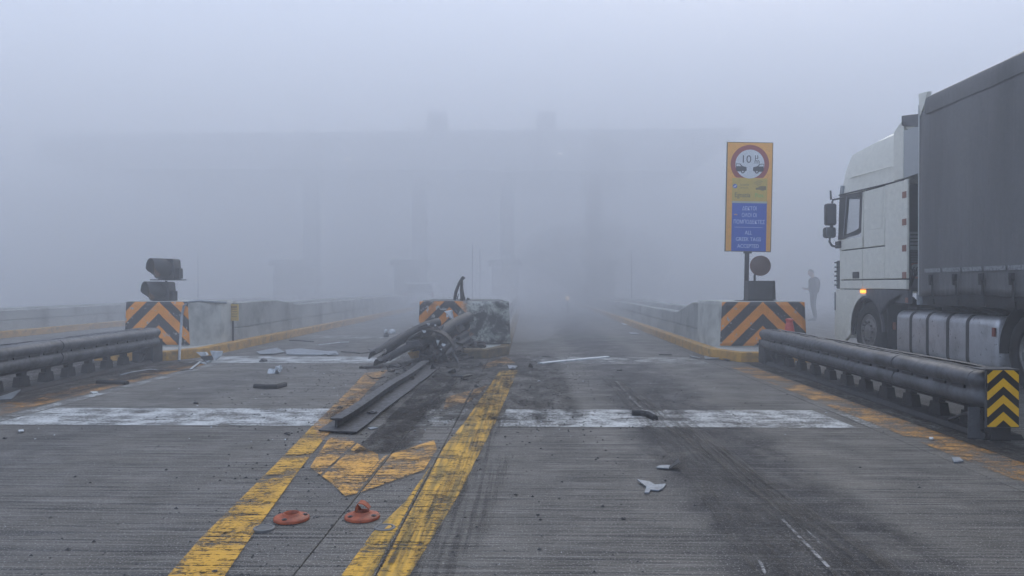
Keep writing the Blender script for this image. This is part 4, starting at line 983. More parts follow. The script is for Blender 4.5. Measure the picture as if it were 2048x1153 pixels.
# dark lumps
rl = random.Random(11)
def chunk(u, v, s, label, mat='plastic_dark'):
    p = G(u, v); bb = B(); bmesh.ops.create_icosphere(bb.b, subdivisions=2, radius=1.0)
    sd = rl.random() * 50
    for w in bb.b.verts:
        k = 1 + 0.5 * noise.noise(w.co * 1.6 + Vector((sd, 0, 0))); w.co = Vector((w.co.x * s * k, w.co.y * s * 0.8 * k, max(-0.3, w.co.z) * s * 0.55 * k)) + Vector((p.x, p.y, s * 0.17 + 0.002))
    bb.build('chunk', M[mat], None, label=label, cat='fragment')
chunk(680, 818, 0.035, 'dark lump on the faded yellow left of the ground rail'); chunk(744, 833, 0.045, 'dark lump on the base plate of the ground rail')
bpy.data.objects['chunk.001'].location.z += 0.025
chunk(575, 869, 0.025, 'dark lump below the left white bar'); chunk(527, 724, 0.07, 'dark clod on the left side of the second white bar'); chunk(590, 737, 0.02, 'small dark pebble-like bit in the left lane')
chunk(392, 808, 0.03, 'flat dark bit just above the left white bar'); chunk(1007, 803, 0.012, 'tiny dark bit beside the right yellow line'); chunk(788, 736, 0.09, 'dark clod lying against the lowest wrecked beam')
chunk(795, 748, 0.035, 'dark lump just below the wrecked beams'); chunk(765, 745, 0.03, 'dark bit in front of the beam ends'); chunk(1247, 1039, 0.014, 'small dark ring-like bit low in the right lane')
chunk(1592, 725, 0.05, 'white lump under the right rail, left of its twin', 'plastic_white'); chunk(1603, 727, 0.05, 'white lump under the right rail, right of its twin', 'plastic_white')
chunk(430, 1146, 0.016, 'dark lump on the left yellow line', 'rubber'); chunk(765, 1134, 0.011, 'dark speck on the right yellow line', 'rubber'); chunk(10, 878, 0.02, 'dark bit at the left picture edge')
chunk(1239, 742, 0.04, 'dark clod at the head of the oil streak in the right lane'); chunk(1078, 764, 0.02, 'white pebble near the middle of the right lane', 'plastic_white')
rs2 = random.Random(21)
for i in range(34):
    u = rs2.gauss(870, 75); v = 732 + abs(rs2.gauss(0, 22)); p = G(u, v)
    shard(Vector((p.x, p.y, 0.004)), rs2.uniform(0.05, 0.13), 'burnt_scrap', rs2.choice(['plastic_dark', 'burnt', 'burnt', 'darksteel']), seed=100 + i, bend=0.5, elong=rs2.uniform(1.2, 2.6),
          label='small dark burnt scrap scattered on the road around the wreck', cat='scrap', group='burnt scraps around the wreck')
# grit: uncountable crumbs
bb = B(); rg = random.Random(3)
def crumb(x, y, s):
    a = rg.random() * 6.28; P4 = [Vector((x + s * math.cos(a + k * 2.09), y + s * math.sin(a + k * 2.09), 0.002)) for k in range(3)]; top = Vector((x, y, s * 0.8))
    for k in range(3): bb.face([P4[k], P4[(k + 1) % 3], top])
for i in range(3600):
    cx, cy_ = rg.choice([(-1.2, 10.5), (-1.0, 9), (-0.6, 12), (-3, 12.5), (1, 11), (-1.1, 7)]); crumb(rg.gauss(cx, 1.1), rg.gauss(cy_, 2.2), rg.uniform(0.004, 0.016))
for i in range(1400): crumb(rg.uniform(-6, 4), 3 + 11 * rg.random() ** 1.4, rg.uniform(0.003, 0.009))
for i in range(500): crumb(rg.gauss(-1.4, 0.35), rg.uniform(3.2, 7), rg.uniform(0.003, 0.009))
bb.build('road_grit', M['plastic_dark'], kind='stuff')
bb = B()
for i in range(260): crumb(rg.gauss(-1.0, 1.6), rg.uniform(6, 15), rg.uniform(0.004, 0.015))
for i in range(300): crumb(rg.uniform(-5, 3.5), rg.uniform(3, 12), rg.uniform(0.002, 0.005))
bb.build('pale_grit', M['plastic_white'], kind='stuff')
# ---------------------------------------------------------------- lorry
TX = 5.87          # its left side
def S(u, v, dx=0.0):
    p = PX(u, v, TX + dx); return Vector((TX + dx, p.y, p.z))
lw = simple('lorry_white_paint', (0.66, 0.655, 0.58), 0.38)
lgap = simple('panel_gap', (0.02, 0.02, 0.02), 0.7); lgrey = worn('lorry_grey_cladding', (0.055, 0.060, 0.070), (0.075, 0.08, 0.09), 0.45, 0, 2, 0.05, dirt=(0.03, 0.03, 0.03), dirt_amt=0.5)
lorange = simple('amber_reflector', (0.22, 0.085, 0.05), 0.35); lglow = emissive('lit_indicator', (1.0, 0.33, 0.04), 1.8)
ltarp = NT('grey_tarpaulin'); Pp = ltarp.geo.outputs['Position']; tx, ty, tz = ltarp.sep(Pp)
n1 = ltarp.noise(ltarp.scale(Pp, (1, 0.9, 0.22)), 1.6, 4, 0.55); n2 = ltarp.noise(Pp, 22, 3, 0.6); n3 = ltarp.noise(ltarp.scale(Pp, (1, 3.2, 0.15)), 1.0, 3, 0.5)
colr = ltarp.mix(ltarp.ramp(n1, 0.35, 0.65), (0.092, 0.092, 0.095), (0.138, 0.137, 0.140)); colr = ltarp.mix(ltarp.ramp(n2, 0.4, 0.7, 0, 0.25), colr, (0.055, 0.058, 0.064))  # light and dark of the curtain folds put into the colour
colr = ltarp.mix(ltarp.ramp(tz, 1.1, 1.9, 0.45, 0), colr, (0.13, 0.13, 0.13))
M['tarp'] = ltarp.fin(colr, 0.55, 0, ltarp.bump(ltarp.math('ADD', n3, ltarp.math('MULTIPLY', n2, 0.06)), 0.6, 0.08), 0.4)
ltank = worn('brushed_tank_aluminium', (0.50, 0.51, 0.53), (0.42, 0.43, 0.45), 0.35, 0.5, 2.5, 0.08, dirt=(0.14, 0.14, 0.14), dirt_amt=0.45)
ltyre = worn('tyre_rubber', (0.012, 0.012, 0.013), (0.02, 0.02, 0.02), 0.85, 0, 6, 0.3, spec=0.15); lrim = worn('dirty_wheel_rim', (0.22, 0.21, 0.20), (0.13, 0.125, 0.12), 0.5, 0.4, 7, 0.2, dirt=(0.04, 0.035, 0.03), dirt_amt=0.8)
lglass = glass('cab_glass', (0.20, 0.27, 0.28), 0.03, 0.14)
mmirror = simple('mirror_glass', (0.45, 0.48, 0.5), 0.05, 1.0)
AX = S(1733, 663).y
TW = 2.5
tk = thing('lorry', (TX + TW / 2, AX, 0), 'white lorry tractor unit with high roof, silver tank and lit amber side light', 'lorry')
# side wall of the cab built round the window opening; corners in photo pixels
yF = S(1672, 520).y; yR = S(1770, 520).y; yD = S(1815, 520).y; zSeam = 2.96; zLow = S(1700, 582).z
w0, w1, w2_, w3 = S(1681, 392), S(1724, 386), S(1720.5, 466), S(1679, 480)
yw0, yw1 = w0.y, w1.y; zw1 = w1.z; zw0 = S(1700, 478).z
TH = 0.05
def wall(y0, y1, z0, z1, name='side_panel', m=None, x=TX, th=TH, bev=0.006, par=None):
    B().box2((x, y0, z0), (x + th, y1, z1)).build(name, m or lw, par or tk, bevel=bev)
yDoor = S(1726, 520).y
yTop = S(1728, 430).y
# front pillar (rounded corner), door below window, between window and seam, above window
def corner_pillar(z0, z1, r=0.22, xin=0.35, name='front_pillar'):
    bb = B(); n = 8; ring = []
    for z_ in (z0, z1):
        lean = 0.10 * (z_ - z0) / 1.8
        pts = [(TX, yw0 + 0.02, z_), ]
        for k in range(n + 1):
            a = R(90) * k / n
            pts.append((TX + r - r * math.cos(a), yF - r - lean + r * math.sin(a), z_))
        pts += [(TX + xin, yF - lean, z_), (TX + xin, yF - 0.06 - lean, z_), (TX + r, yF - 0.06 - lean, z_)]
        pts += [(TX + 0.06, yF - r - lean, z_), (TX + 0.06, yw0 + 0.02, z_)]
        ring.append(pts)
    bb.loft(ring); return bb.build(name, lw, tk, smooth=True, ang=40)
corner_pillar(zLow, zw0 - 0.05)
corner_pillar(zw0 - 0.05, zSeam - 0.01, r=0.12, xin=0.17)
gp_ = 0.010
z1_ = S(1700, 500).z; z2_ = S(1700, 560.5).z; z3_ = S(1700, 579).z
# door: lower half, under window
door = B(); door.box2((TX - 0.012, yDoor + gp_, z1_ + gp_), (TX + 0.04, yw0 + 0.015, zw0)); dr = door.build('door', lw, tk, bevel=0.008)
B().box2((TX - 0.012, yDoor + gp_, z2_ + gp_), (TX + 0.04, yF - 0.22, z1_ - gp_)).build('door_panel', lw, tk, bevel=0.008)
B().box2((TX - 0.010, yDoor + gp_, z3_ + gp_), (TX + 0.04, yF - 0.20, z2_ - gp_)).build('side_step_panel', lw, tk, bevel=0.006)
B().box2((TX - 0.012, yTop + gp_, zw0), (TX + 0.04, yw1, zSeam - 0.03)).build('door_frame', lw, tk, bevel=0.004)
B().box2((TX - 0.012, yw1, zw1), (TX + 0.04, yw0 + 0.0, zSeam - 0.03)).build('door_frame', lw, tk, bevel=0.004)
# sleeper side
B().box2((TX - 0.010, yR, z1_ + gp_), (TX + 0.04, yTop - gp_, zSeam - 0.03)).build('sleeper_panel', lw, tk, bevel=0.008)
yH = S(1771, 530).y
B().box2((TX - 0.012, yH + gp_, z2_ + gp_), (TX + 0.04, yDoor - gp_, z1_ - gp_)).build('side_hatch', lw, tk, bevel=0.008)
B().box2((TX - 0.010, yD + 0.02, z3_ + gp_), (TX + 0.04, yDoor - gp_, z2_ - gp_)).build('lower_panel', lw, tk, bevel=0.01)
# raised rectangle on the sleeper panel
ra = [S(1739, 388, -0.013), S(1767, 379, -0.013), S(1763, 457, -0.013), S(1735, 461, -0.013)]
bb = B(); 
ri = []
cc = sum(ra, Vector()) / 4
bb.loft([[p for p in ra], [p + Vector((-0.004, 0, 0)) + (cc - p) * 0.05 for p in ra], [p + Vector((0.003, 0, 0)) + (cc - p) * 0.12 for p in ra]])
bb.build('raised_panel', lw, tk, bevel=0.004)
# dark backing behind the gaps
B().box2((TX + 0.045, yR, zLow), (TX + 0.06, yw1 - 0.03, zSeam)).build('inner_wall', lgap, tk)
B().box2((TX + 0.045, yw1 - 0.03, zLow), (TX + 0.06, yF - 0.25, zw0 - 0.02)).build('inner_wall', lgap, tk)
# window: black frame, glass with a dividing bar, quarter light
bb = B()
fo = [S(1679.5, 391, -0.015), S(1725, 384, -0.015), S(1722, 463, -0.015), S(1713, 470, -0.015), S(1676, 480, -0.015)]
fi = [S(1696, 396, -0.015), S(1720, 391, -0.015), S(1717.5, 457, -0.015), S(1708, 463, -0.015), S(1690, 470, -0.015)]
def ringprism(outer, inner, dx):
    n = len(outer); b2 = B()
    O1 = [b2.v(p) for p in outer]; I1 = [b2.v(p) for p in inner]; O2 = [b2.v(p + Vector((dx, 0, 0))) for p in outer]; I2 = [b2.v(p + Vector((dx, 0, 0))) for p in inner]
    for i in range(n):
        j = (i + 1) % n
        for q in ((O1[i], O1[j], I1[j], I1[i]), (O2[i], O2[j], I2[j], I2[i]), (O1[i], O1[j], O2[j], O2[i]), (I1[i], I1[j], I2[j], I2[i])): b2.b.faces.new(q)
    return b2
wf = ringprism(fo, fi, 0.03).build('window_frame', M['black'], tk)
B().prism([p + Vector((0.012, 0, 0)) for p in fi], (0.005, 0, 0)).build('window_glass', lglass, wf)
B().tube([S(1693, 394, -0.02), S(1687, 473, -0.02)], 0.008, 6).build('window_bar', M['plastic_grey'], wf)
# far side, rear wall, floor, roof liner, windscreen
X2 = TX + TW
B().box2((X2 - TH, yR, zLow), (X2, yw1, zSeam)).build('far_side_panel', lw, tk)
B().box2((X2 - TH, yw1, zLow), (X2, yF - 0.1, zw0 - 0.1)).build('far_side_panel', lw, tk)
B().box2((X2 - TH, yw1, zw1), (X2, yF - 0.1, zSeam)).build('far_side_panel', lw, tk)
B().box2((X2 - 0.03, yw1, zw0 - 0.1), (X2 - 0.02, yF - 0.15, zw1)).build('far_window', lglass, tk)
B().box2((TX + 0.02, yR - 0.0, zLow), (X2 - 0.02, yR + 0.05, zSeam)).build('rear_wall', lgrey, tk)
B().box2((TX + 0.06, yR, zLow), (X2 - TH, yF - 0.1, zLow + 0.06)).build('cab_floor', lgap, tk)
B().box2((TX + 0.06, yR, zSeam - 0.05), (X2 - TH, yF - 0.2, zSeam - 0.02)).build('roof_liner', lgrey, tk)
B().prism([(TX + 0.17, yF - 0.04, zw0 - 0.1), (X2 - 0.1, yF - 0.04, zw0 - 0.1), (X2 - 0.1, yF - 0.14, zSeam - 0.05), (TX + 0.17, yF - 0.14, zSeam - 0.05)], (0, -0.01, 0)).build('windscreen', lglass, tk)
B().box2((TX + 0.34, yF - 0.08, 1.15), (X2, yF, zw0 - 0.1)).build('front_panel', lw, tk, bevel=0.03)
# seat, wheel and dash seen through the glass
B().box2((TX + 0.35, yw1 + 0.05, zLow), (TX + 0.8, yw1 + 0.20, zw0 + 0.42)).build('driver_seat', M['black'], tk, bevel=0.04)
B().box2((TX + 0.1, yF - 0.55, zLow), (X2 - 0.1, yF - 0.1, zw0 + 0.02)).build('dashboard', M['black'], tk, bevel=0.05)
B().lathe((TX + 0.55, yF - 0.62, zw0 + 0.06), (0, -0.7, 0.7), [(0.22, 0), (0.235, 0.015), (0.22, 0.03), (0.205, 0.015), (0.22, 0)], 28, caps=False).build('steering_wheel', M['black'], tk, smooth=True)
B().box2((TX + 0.3, yw0 - 0.35, zw0 + 0.42), (TX + 0.40, yw0 - 0.32, zw0 + 0.52)).build('windscreen_gadget', M['black'], tk)
# high roof: lofted along y
def roofring(y, zb_, zt_, inset, lean):
    x0, x1 = TX + inset * 0.15, X2 - inset * 0.15; t0 = lean
    P = [(x0, zb_), (x0 + t0 * 0.35, zb_ + (zt_ - zb_) * 0.55), (x0 + t0 * 0.6 + 0.05, zb_ + (zt_ - zb_) * 0.83), (x0 + t0 + 0.28, zt_ - 0.02), (x0 + t0 + 0.55, zt_ + 0.015)]
    P = P + [(2 * (TX + TW / 2) - a, b_) for a, b_ in reversed(P)]
    return [(a, y, b_) for a, b_ in P]
zs = zSeam
sil = [(1680, 384, .50), (1683, 359, .46), (1690, 332, .42), (1704, 309, .37), (1722, 297, .34), (1745, 284, .32), (1770, 270, .31), (1789, 262, .31)]
rings = []
for u, v, le in sil:
    q_ = PX(u, v, TX + 0.12 + le * 0.55); yy = min(q_.y, yF - 0.04 - 0.07 * sil.index((u, v, le))); d = ray(u, v)
    # silhouette comes from the curved shoulder, solve z at that depth
    zt_ = CAM.z + d.z * (yy / d.y) + 0.03
    rings.append(roofring(yy, zs + 0.004, max(zt_, zs + 0.05), le * 0.5, le * 0.35))
rings.append([(a_, S(1802, 300).y, b_) for a_, y_, b_ in rings[-1]])
bb = B(); bb.loft(rings); bb.build('high_roof', lw, tk, smooth=True, ang=45)
# ledge line on the roof side
B().tube([S(1700, 357, 0.03), S(1710, 353, 0.01), S(1725, 349, -0.004), (TX - 0.0, S(1784, 333).y, S(1784, 333).z)], [0.008, 0.014, 0.014, 0.006], 6).build('roof_ledge', lw, tk, smooth=True)
B().tube([S(1678, 391, -0.004), S(1720, 381, -0.004), S(1755, 373, -0.004), S(1808, 360, -0.004)], 0.012, 6).build('roof_seam', lgap, tk, smooth=True)
B().prism([S(1679, 392, -0.004), S(1684, 389, -0.004), S(1684, 372, -0.004), S(1681, 372, -0.004)], (0.05, 0, 0)).build('marker_lamp', M['plastic_grey'], tk)
# upper deflector: side fairing, roof fairing
yS0 = S(1787, 300).y; yS1 = S(1806, 300).y
bb = B(); bb.prism([(TX, S(1787, 262).y, PY(1787, 265, S(1787, 262).y).z), (TX, yS1, S(1806, 240).z + 0.02), (TX, yS1, zs + 0.01), (TX, yS0, zs + 0.01)], (0.04, 0, 0)); bb.build('upper_side_fairing', lw, tk, bevel=0.01)
bb = B(); bb.prism([(TX + 0.01, yS1, zs + 0.01), (TX + 0.01, yS1, S(1806, 262).z), (TX + 0.01, S(1840, 262).y, S(1840, 250).z), (TX + 0.01, S(1840, 262).y, zs + 0.03)], (0.03, 0, 0)); bb.build('side_deflector', worn('fairing_grey_white', (0.34, 0.36, 0.37), (0.30, 0.32, 0.33), 0.4, 0, 2, 0), tk)
bb = B(); yy0 = S(1787, 262).y; yy1 = S(1802, 240).y; yy2 = S(1838, 240).y
def z_at(v, y_): return CAM.z + (571 - v) / F * y_
bb.loft([[(TX + 0.15, yy0, z_at(268, yy0)), (X2 - 0.15, yy0, z_at(268, yy0)), (X2 - 0.15, yy0 - 0.05, z_at(275, yy0)), (TX + 0.15, yy0 - 0.05, z_at(275, yy0))],
         [(TX + 0.05, yy1, z_at(236, yy1)), (X2 - 0.05, yy1, z_at(236, yy1)), (X2 - 0.05, yy1, z_at(262, yy1)), (TX + 0.05, yy1, z_at(262, yy1))],
         [(TX + 0.03, yy2, z_at(232, yy2)), (X2 - 0.03, yy2, z_at(232, yy2)), (X2 - 0.03, yy2, z_at(262, yy2)), (TX + 0.03, yy2, z_at(262, yy2))]])
bb.build('roof_fairing', lw, tk, smooth=True, ang=40)
B().prism([(TX, yy1 - 0.01, z_at(236, yy1)), (TX, yy2, z_at(232, yy2)), (TX, yy2, z_at(258, yy2)), (TX, yy1 - 0.01, z_at(257, yy1))], (0.03, 0, 0)).build('fairing_flap', lgrey, tk, bevel=0.01)
# main side deflector (behind the sleeper)
bb = B(); bb.box2((TX - 0.008, yD, z2_ + gp_), (TX + 0.03, yR - gp_, zs - 0.02)); bb.build('side_deflector', lw, tk, bevel=0.01)
for v in (390, 444.5, 497, 551):
    B().box2((TX - 0.016, S(1814, 400).y, S(1810, v + 6.5).z), (TX + 0.02, S(1806, 400).y, S(1810, v - 6.5).z)).build('side_reflector', lorange, tk, bevel=0.003)
# door handle
B().box2((TX - 0.016, S(1720, 550).y, S(1714, 557.5).z), (TX + 0.0, S(1706.5, 550).y, S(1714, 544).z)).build('door_handle_recess', lgap, tk, bevel=0.01)
B().box2((TX - 0.026, S(1719, 550).y, S(1714, 552).z), (TX - 0.016, S(1707.5, 550).y, S(1714, 546.5).z)).build('door_handle', M['black'], tk, bevel=0.004)
# front corner slats
bb = B(); bb.box2((TX + 0.03, yF - 0.02, S(1668, 578).z), (TX + 0.5, yF + 0.07, S(1668, 522).z)); bb.build('grille_corner', lgrey, tk, bevel=0.02)
for k in range(6):
    zz_ = S(1668, 572 - k * 9).z; B().box2((TX + 0.01, yF - 0.01, zz_), (TX + 0.52, yF + 0.10, zz_ + 0.025)).build('grille_slat', lgap, tk)
# fender and bumper
zarc = S(1733, 579).z; rc = S(1733, 663)
AR = 0.60
bb = B(); out = []; n = 20
zc_ = rc.z + 0.02
for k in range(n + 1):
    a = R(205 - 180 * k / n) if False else R(-18 + (150) * k / n)
    out.append((math.cos(a) * AR, math.sin(a) * AR))    # y offset (+ = forward), z
# white front wing: area between arch and outline
wing_out = [(yF - AX - 0.02, -0.45), (yF - AX, -0.1), (yF - AX + 0.02, 0.4), (yF - AX - 0.02, zarc - zc_ - 0.01), (0.05, zarc - zc_ - 0.01)]
arch = [(math.cos(R(a)) * AR, math.sin(R(a)) * AR) for a in range(-10, 91, 10)]
poly = [(TX - 0.01, AX + a, zc_ + b_) for a, b_ in wing_out] + [(TX - 0.01, AX + a, zc_ + b_) for a, b_ in reversed(arch)]
bb.prism(poly, (0.06, 0, 0)); bmesh.ops.triangulate(bb.b, faces=[f for f in bb.b.faces if len(f.verts) > 4]); bb.build('front_wing', lw, tk)
# dark cladding behind the arch
arch2 = [(math.cos(R(a)) * AR, math.sin(R(a)) * AR) for a in range(90, 151, 10)]
yb0 = S(1818, 600).y
poly = [(TX - 0.006, AX + a, zc_ + b_) for a, b_ in arch2] + [(TX - 0.006, AX - 0.75, S(1790, 604).z), (TX - 0.006, yb0, S(1818, 608).z), (TX - 0.006, yb0, S(1818, 582).z), (TX - 0.006, AX, zarc)]
bb = B(); bb.prism(poly, (0.06, 0, 0)); bmesh.ops.triangulate(bb.b, faces=[f for f in bb.b.faces if len(f.verts) > 4]); bb.build('wing_cladding', lgrey, tk)
# arch lip + inner arch
bb = B(); bb.sweep([(-0.03, 0), (0.02, 0), (0.02, 0.03), (-0.03, 0.03)], [(TX, AX + math.cos(R(a)) * (AR - 0.02), zc_ + math.sin(R(a)) * (AR - 0.02)) for a in range(-12, 185, 8)], up=(1, 0, 0)); bb.build('arch_lip', lgrey, tk, smooth=True)
bb = B(); rings = []
for a in range(-10, 190, 10): 
    rings.append([(TX + 0.03, AX + math.cos(R(a)) * 0.59, zc_ + math.sin(R(a)) * 0.59), (TX + 0.7, AX + math.cos(R(a)) * 0.59, zc_ + math.sin(R(a)) * 0.59), (TX + 0.7, AX + math.cos(R(a)) * 0.61, zc_ + math.sin(R(a)) * 0.61), (TX + 0.03, AX + math.cos(R(a)) * 0.61, zc_ + math.sin(R(a)) * 0.61)])
bb.loft(rings); bb.build('inner_arch', lgap, tk)
B().box2((TX + 0.0, yF - 0.62, 0.34), (TX + 2.5, yF + 0.10, 0.72)).build('bumper', lw, tk, bevel=0.04)
B().box2((TX + 0.02, yF - 0.05, 0.30), (TX + 2.48, yF + 0.02, 0.36)).build('bumper_lip', lgap, tk)
B().box2((TX + 0.05, yF - 0.5, 0.72), (TX + 0.6, yF - 0.05, 0.8)).build('entry_step', lgrey, tk, bevel=0.01)
B().box2((TX - 0.012, yF - 0.05, 0.80), (TX + 0.2, yF + 0.07, 1.18)).build('headlamp', glass('headlamp_glass', (0.10, 0.11, 0.12), 0.08, 0.9), tk, bevel=0.03)
B().box2((TX - 0.03, S(1732, 582).y, S(1728, 586.5).z), (TX + 0.0, S(1723.5, 582).y, S(1728, 580).z)).build('indicator_light', lglow, tk, bevel=0.004)
B().box2((TX - 0.012, S(1817, 582).y, S(1815, 606).z), (TX + 0.0, S(1812, 582).y, S(1815, 596).z)).build('side_reflector', lorange, tk)
B().box2((TX + 0.10, S(1776, 650).y, S(1775, 660).z), (TX + 0.13, S(1773, 650).y, S(1775, 645).z)).build('side_reflector', lorange, tk)
# mirrors
def mirror(u0, u1, v0, v1, name, dx=-0.16):
    a = PX(u0, v0, TX + dx); b_ = PX(u1, v1, TX + dx); yc = (a.y + b_.y) / 2
    p0 = PY(u0, v0, yc); p1 = PY(u1, v1, yc)
    bb = B(); bb.box(((p0.x + p1.x) / 2, yc + 0.06, (p0.z + p1.z) / 2), (p1.x - p0.x, 0.14, p0.z - p1.z)); h = bb.build(name, M['black'], tk, bevel=0.045, seg=4)
    bb = B(); bb.box(((p0.x + p1.x) / 2, yc - 0.012, (p0.z + p1.z) / 2), ((p1.x - p0.x) * 0.78, 0.006, (p0.z - p1.z) * 0.84)); bb.build('mirror_glass', lgrey if name == 'main_mirror' else mmirror, h, bevel=0.02, seg=3)
    return p0, p1, yc
a, b_, ym = mirror(1652, 1674, 407, 451, 'main_mirror'); mirror(1649.5, 1673, 454.5, 476, 'wide_angle_mirror')
B().tube([PY(1664, 407, ym + .05), PY(1666, 400, ym + .05), PY(1677, 398, ym - 0.1), S(1690, 395, 0.0)], 0.018, 8).build('mirror_arm', M['black'], tk, smooth=True)
B().tube([PY(1660, 474, ym + .05), PY(1659, 484, ym + .05), PY(1664, 492, ym + 0.02), PY(1674, 494, ym - 0.05), S(1682, 490, 0.0)], 0.022, 8).build('mirror_arm', M['black'], tk, smooth=True)
B().box2((TX - 0.05, S(1684, 490).y, S(1680, 497).z), (TX + 0.0, S(1675, 490).y, S(1680, 483).z)).build('mirror_foot', M['black'], tk, bevel=0.01)
B().tube([PY(1662, 400, ym + .05), PY(1661, 381.5, ym + .05)], [0.02, 0.016], 8).build('antenna', M['black'], tk)
B().box(PY(1663, 453, ym + .06), (0.05, 0.05, 0.06)).build('mirror_arm', M['black'], tk)

# wheels
def wheel(y_, z_=0.505, x=TX + 0.03, drive=False, parent=tk, r=0.505):
    prof = [(0.30, 0.03), (0.32, 0.0), (0.40, -0.012), (0.47, -0.004), (r - 0.012, 0.02), (r, 0.05), (r, 0.12), (r - 0.008, 0.125), (r, 0.13), (r, 0.20), (r - 0.008, 0.205), (r, 0.21), (r - 0.01, 0.28), (0.46, 0.31), (0.30, 0.30)]
    bb = B(); bb.lathe((x, y_, z_), (1, 0, 0), prof, 56, caps=False); w_ = bb.build('tyre', ltyre, parent, smooth=True, ang=40)
    if not drive:
        pf = [(0.295, 0.02), (0.285, 0.0), (0.27, 0.01), (0.262, 0.06), (0.235, 0.035), (0.20, 0.005), (0.17, -0.005), (0.148, -0.005), (0.140, 0.02), (0.128, 0.05), (0.12, -0.01), (0.075, -0.03), (0.02, -0.032)]
    else:
        pf = [(0.295, 0.02), (0.285, 0.0), (0.27, 0.02), (0.255, 0.14), (0.20, 0.17), (0.15, 0.17), (0.14, 0.10), (0.12, 0.06), (0.03, 0.05)]
    bb = B(); bb.lathe((x, y_, z_), (1, 0, 0), pf, 48, caps=True); rm = bb.build('wheel_rim', lrim, parent, smooth=True, ang=30)
    nut = None
    for k in range(10):
        a = 2 * math.pi * k / 10; dx = 0.0 if not drive else 0.165
        c = Vector((x + dx, y_ + 0.168 * math.cos(a), z_ + 0.168 * math.sin(a)))
        if nut is None:
            bb = B(); bb.cyl(Vector((-0.03, 0, 0)) + c, Vector((0.005, 0, 0)) + c, 0.016, 0.018, 6); nut = bb.build('wheel_nut', M['darksteel'], rm, origin=c)
        else: put(nut, 'wheel_nut', rm, c)
    hole = None
    for k in range(10):
        a = 2 * math.pi * (k + 0.5) / 10; dx = 0.028 if not drive else 0.158
        c = Vector((x + dx - 0.006, y_ + 0.226 * math.cos(a), z_ + 0.226 * math.sin(a)))
        if hole is None:
            bb = B(); bb.cyl(c, c + Vector((0.01, 0, 0)), 0.024, 0.024, 12); hole = bb.build('hand_hole', lgap, rm, origin=c)
        else: put(hole, 'hand_hole', rm, c)
wheel(AX); wheel(AX, x=X2 - 0.34)
AD = AX - 4.22
wheel(AD, drive=True); wheel(AD, x=TX + 0.37, drive=True); wheel(AD, x=X2 - 0.34)
# drive mudguard
bb = B(); rings = []
for a in range(-5, 186, 10):
    rings.append([(TX + 0.0, AD + math.cos(R(a)) * 0.60, 0.505 + math.sin(R(a)) * 0.60), (TX + 0.68, AD + math.cos(R(a)) * 0.60, 0.505 + math.sin(R(a)) * 0.60), (TX + 0.68, AD + math.cos(R(a)) * 0.615, 0.505 + math.sin(R(a)) * 0.615), (TX + 0.0, AD + math.cos(R(a)) * 0.615, 0.505 + math.sin(R(a)) * 0.615)])
bb.loft(rings); bb.build('mudguard', lgap, tk, smooth=True)
# chassis, battery box, air bits, mud flap
for xx in (TX + 0.75, TX + 1.60): B().box2((xx, AD - 1.2, 0.72), (xx + 0.09, AX + 1.0, 1.0)).build('chassis_beam', M['darksteel'], tk)
B().box2((TX + 0.35, S(1790, 650).y, 0.35), (TX + 0.75, AX - 0.7, 0.95)).build('battery_box', M['darksteel'], tk, bevel=0.02)
B().box2((TX + 0.05, AX - 0.665, 0.28), (TX + 0.40, AX - 0.645, 0.98)).build('mud_flap', M['rubber'], tk)
B().box2((TX + 0.4, yD - 0.2, 1.0), (X2 - 0.4, yD + 0.5, 1.22)).build('deck_plate', M['darksteel'], tk)
B().cyl((TX + 0.12, S(1828, 600).y, S(1828, 610).z), (TX + 0.12, S(1828, 600).y, S(1828, 585).z), 0.07, n=16).build('air_canister', M['plastic_grey'], tk, smooth=True)
rs = random.Random(9)
for k in range(7):
    x0 = TX + 0.10 + k * 0.035; y0 = yR - 0.10
    B().tube([(x0, y0, 1.1), (x0 + 0.02, y0 - 0.22, 1.0 + 0.08 * k), (x0 + 0.04, y0 - 0.3, 1.5), (x0, y0 - 0.15, 2.0 - 0.1 * k), (x0 + 0.02, y0, 2.1)], 0.012, 6).build('air_hose', M['rubber'], tk, smooth=True)
# data plates and speed roundel on the rear wall of the cab
yq = yR - 0.004
for v0, v1 in ((464, 500),):
    B().box2((PY(1818, v0, yq).x, yq, PY(1818, v1, yq).z), (PY(1838, v0, yq).x + 0.1, yq - 0.004, PY(1818, v0, yq).z)).build('data_plate', M['plastic_grey'], tk)
for k in range(5):
    p0 = PY(1818, 506 + k * 5, yq); B().box2((p0.x, yq - 0.02, p0.z - 0.008), (p0.x + 0.4, yq, p0.z + 0.008)).build('vent_slat', lgap, tk)
for i in range(4):
    p0 = PY(1820, 470 + i * 7, yq); B().box2((p0.x, yq - 0.006, p0.z - 0.010), (p0.x + 0.14, yq - 0.0045, p0.z + 0.006)).build('printed_line', lgap, tk)
pc = PY(1832, 541, yq); 
B().lathe((pc.x, yq, pc.z), (0, -1, 0), [(0.135, 0), (0.135, 0.004)], 32).build('speed_roundel', simple('dull_red_ring', (0.30, 0.10, 0.07), 0.5), tk)
B().lathe((pc.x, yq - 0.004, pc.z), (0, -1, 0), [(0.105, 0), (0.105, 0.002)], 32).build('roundel_face', simple('roundel_grey', (0.28, 0.29, 0.29), 0.5), tk)
text('60', 0.15, (pc.x - 0.005, yq - 0.0075, pc.z), lgap, tk, sx=0.95, depth=0.0008)

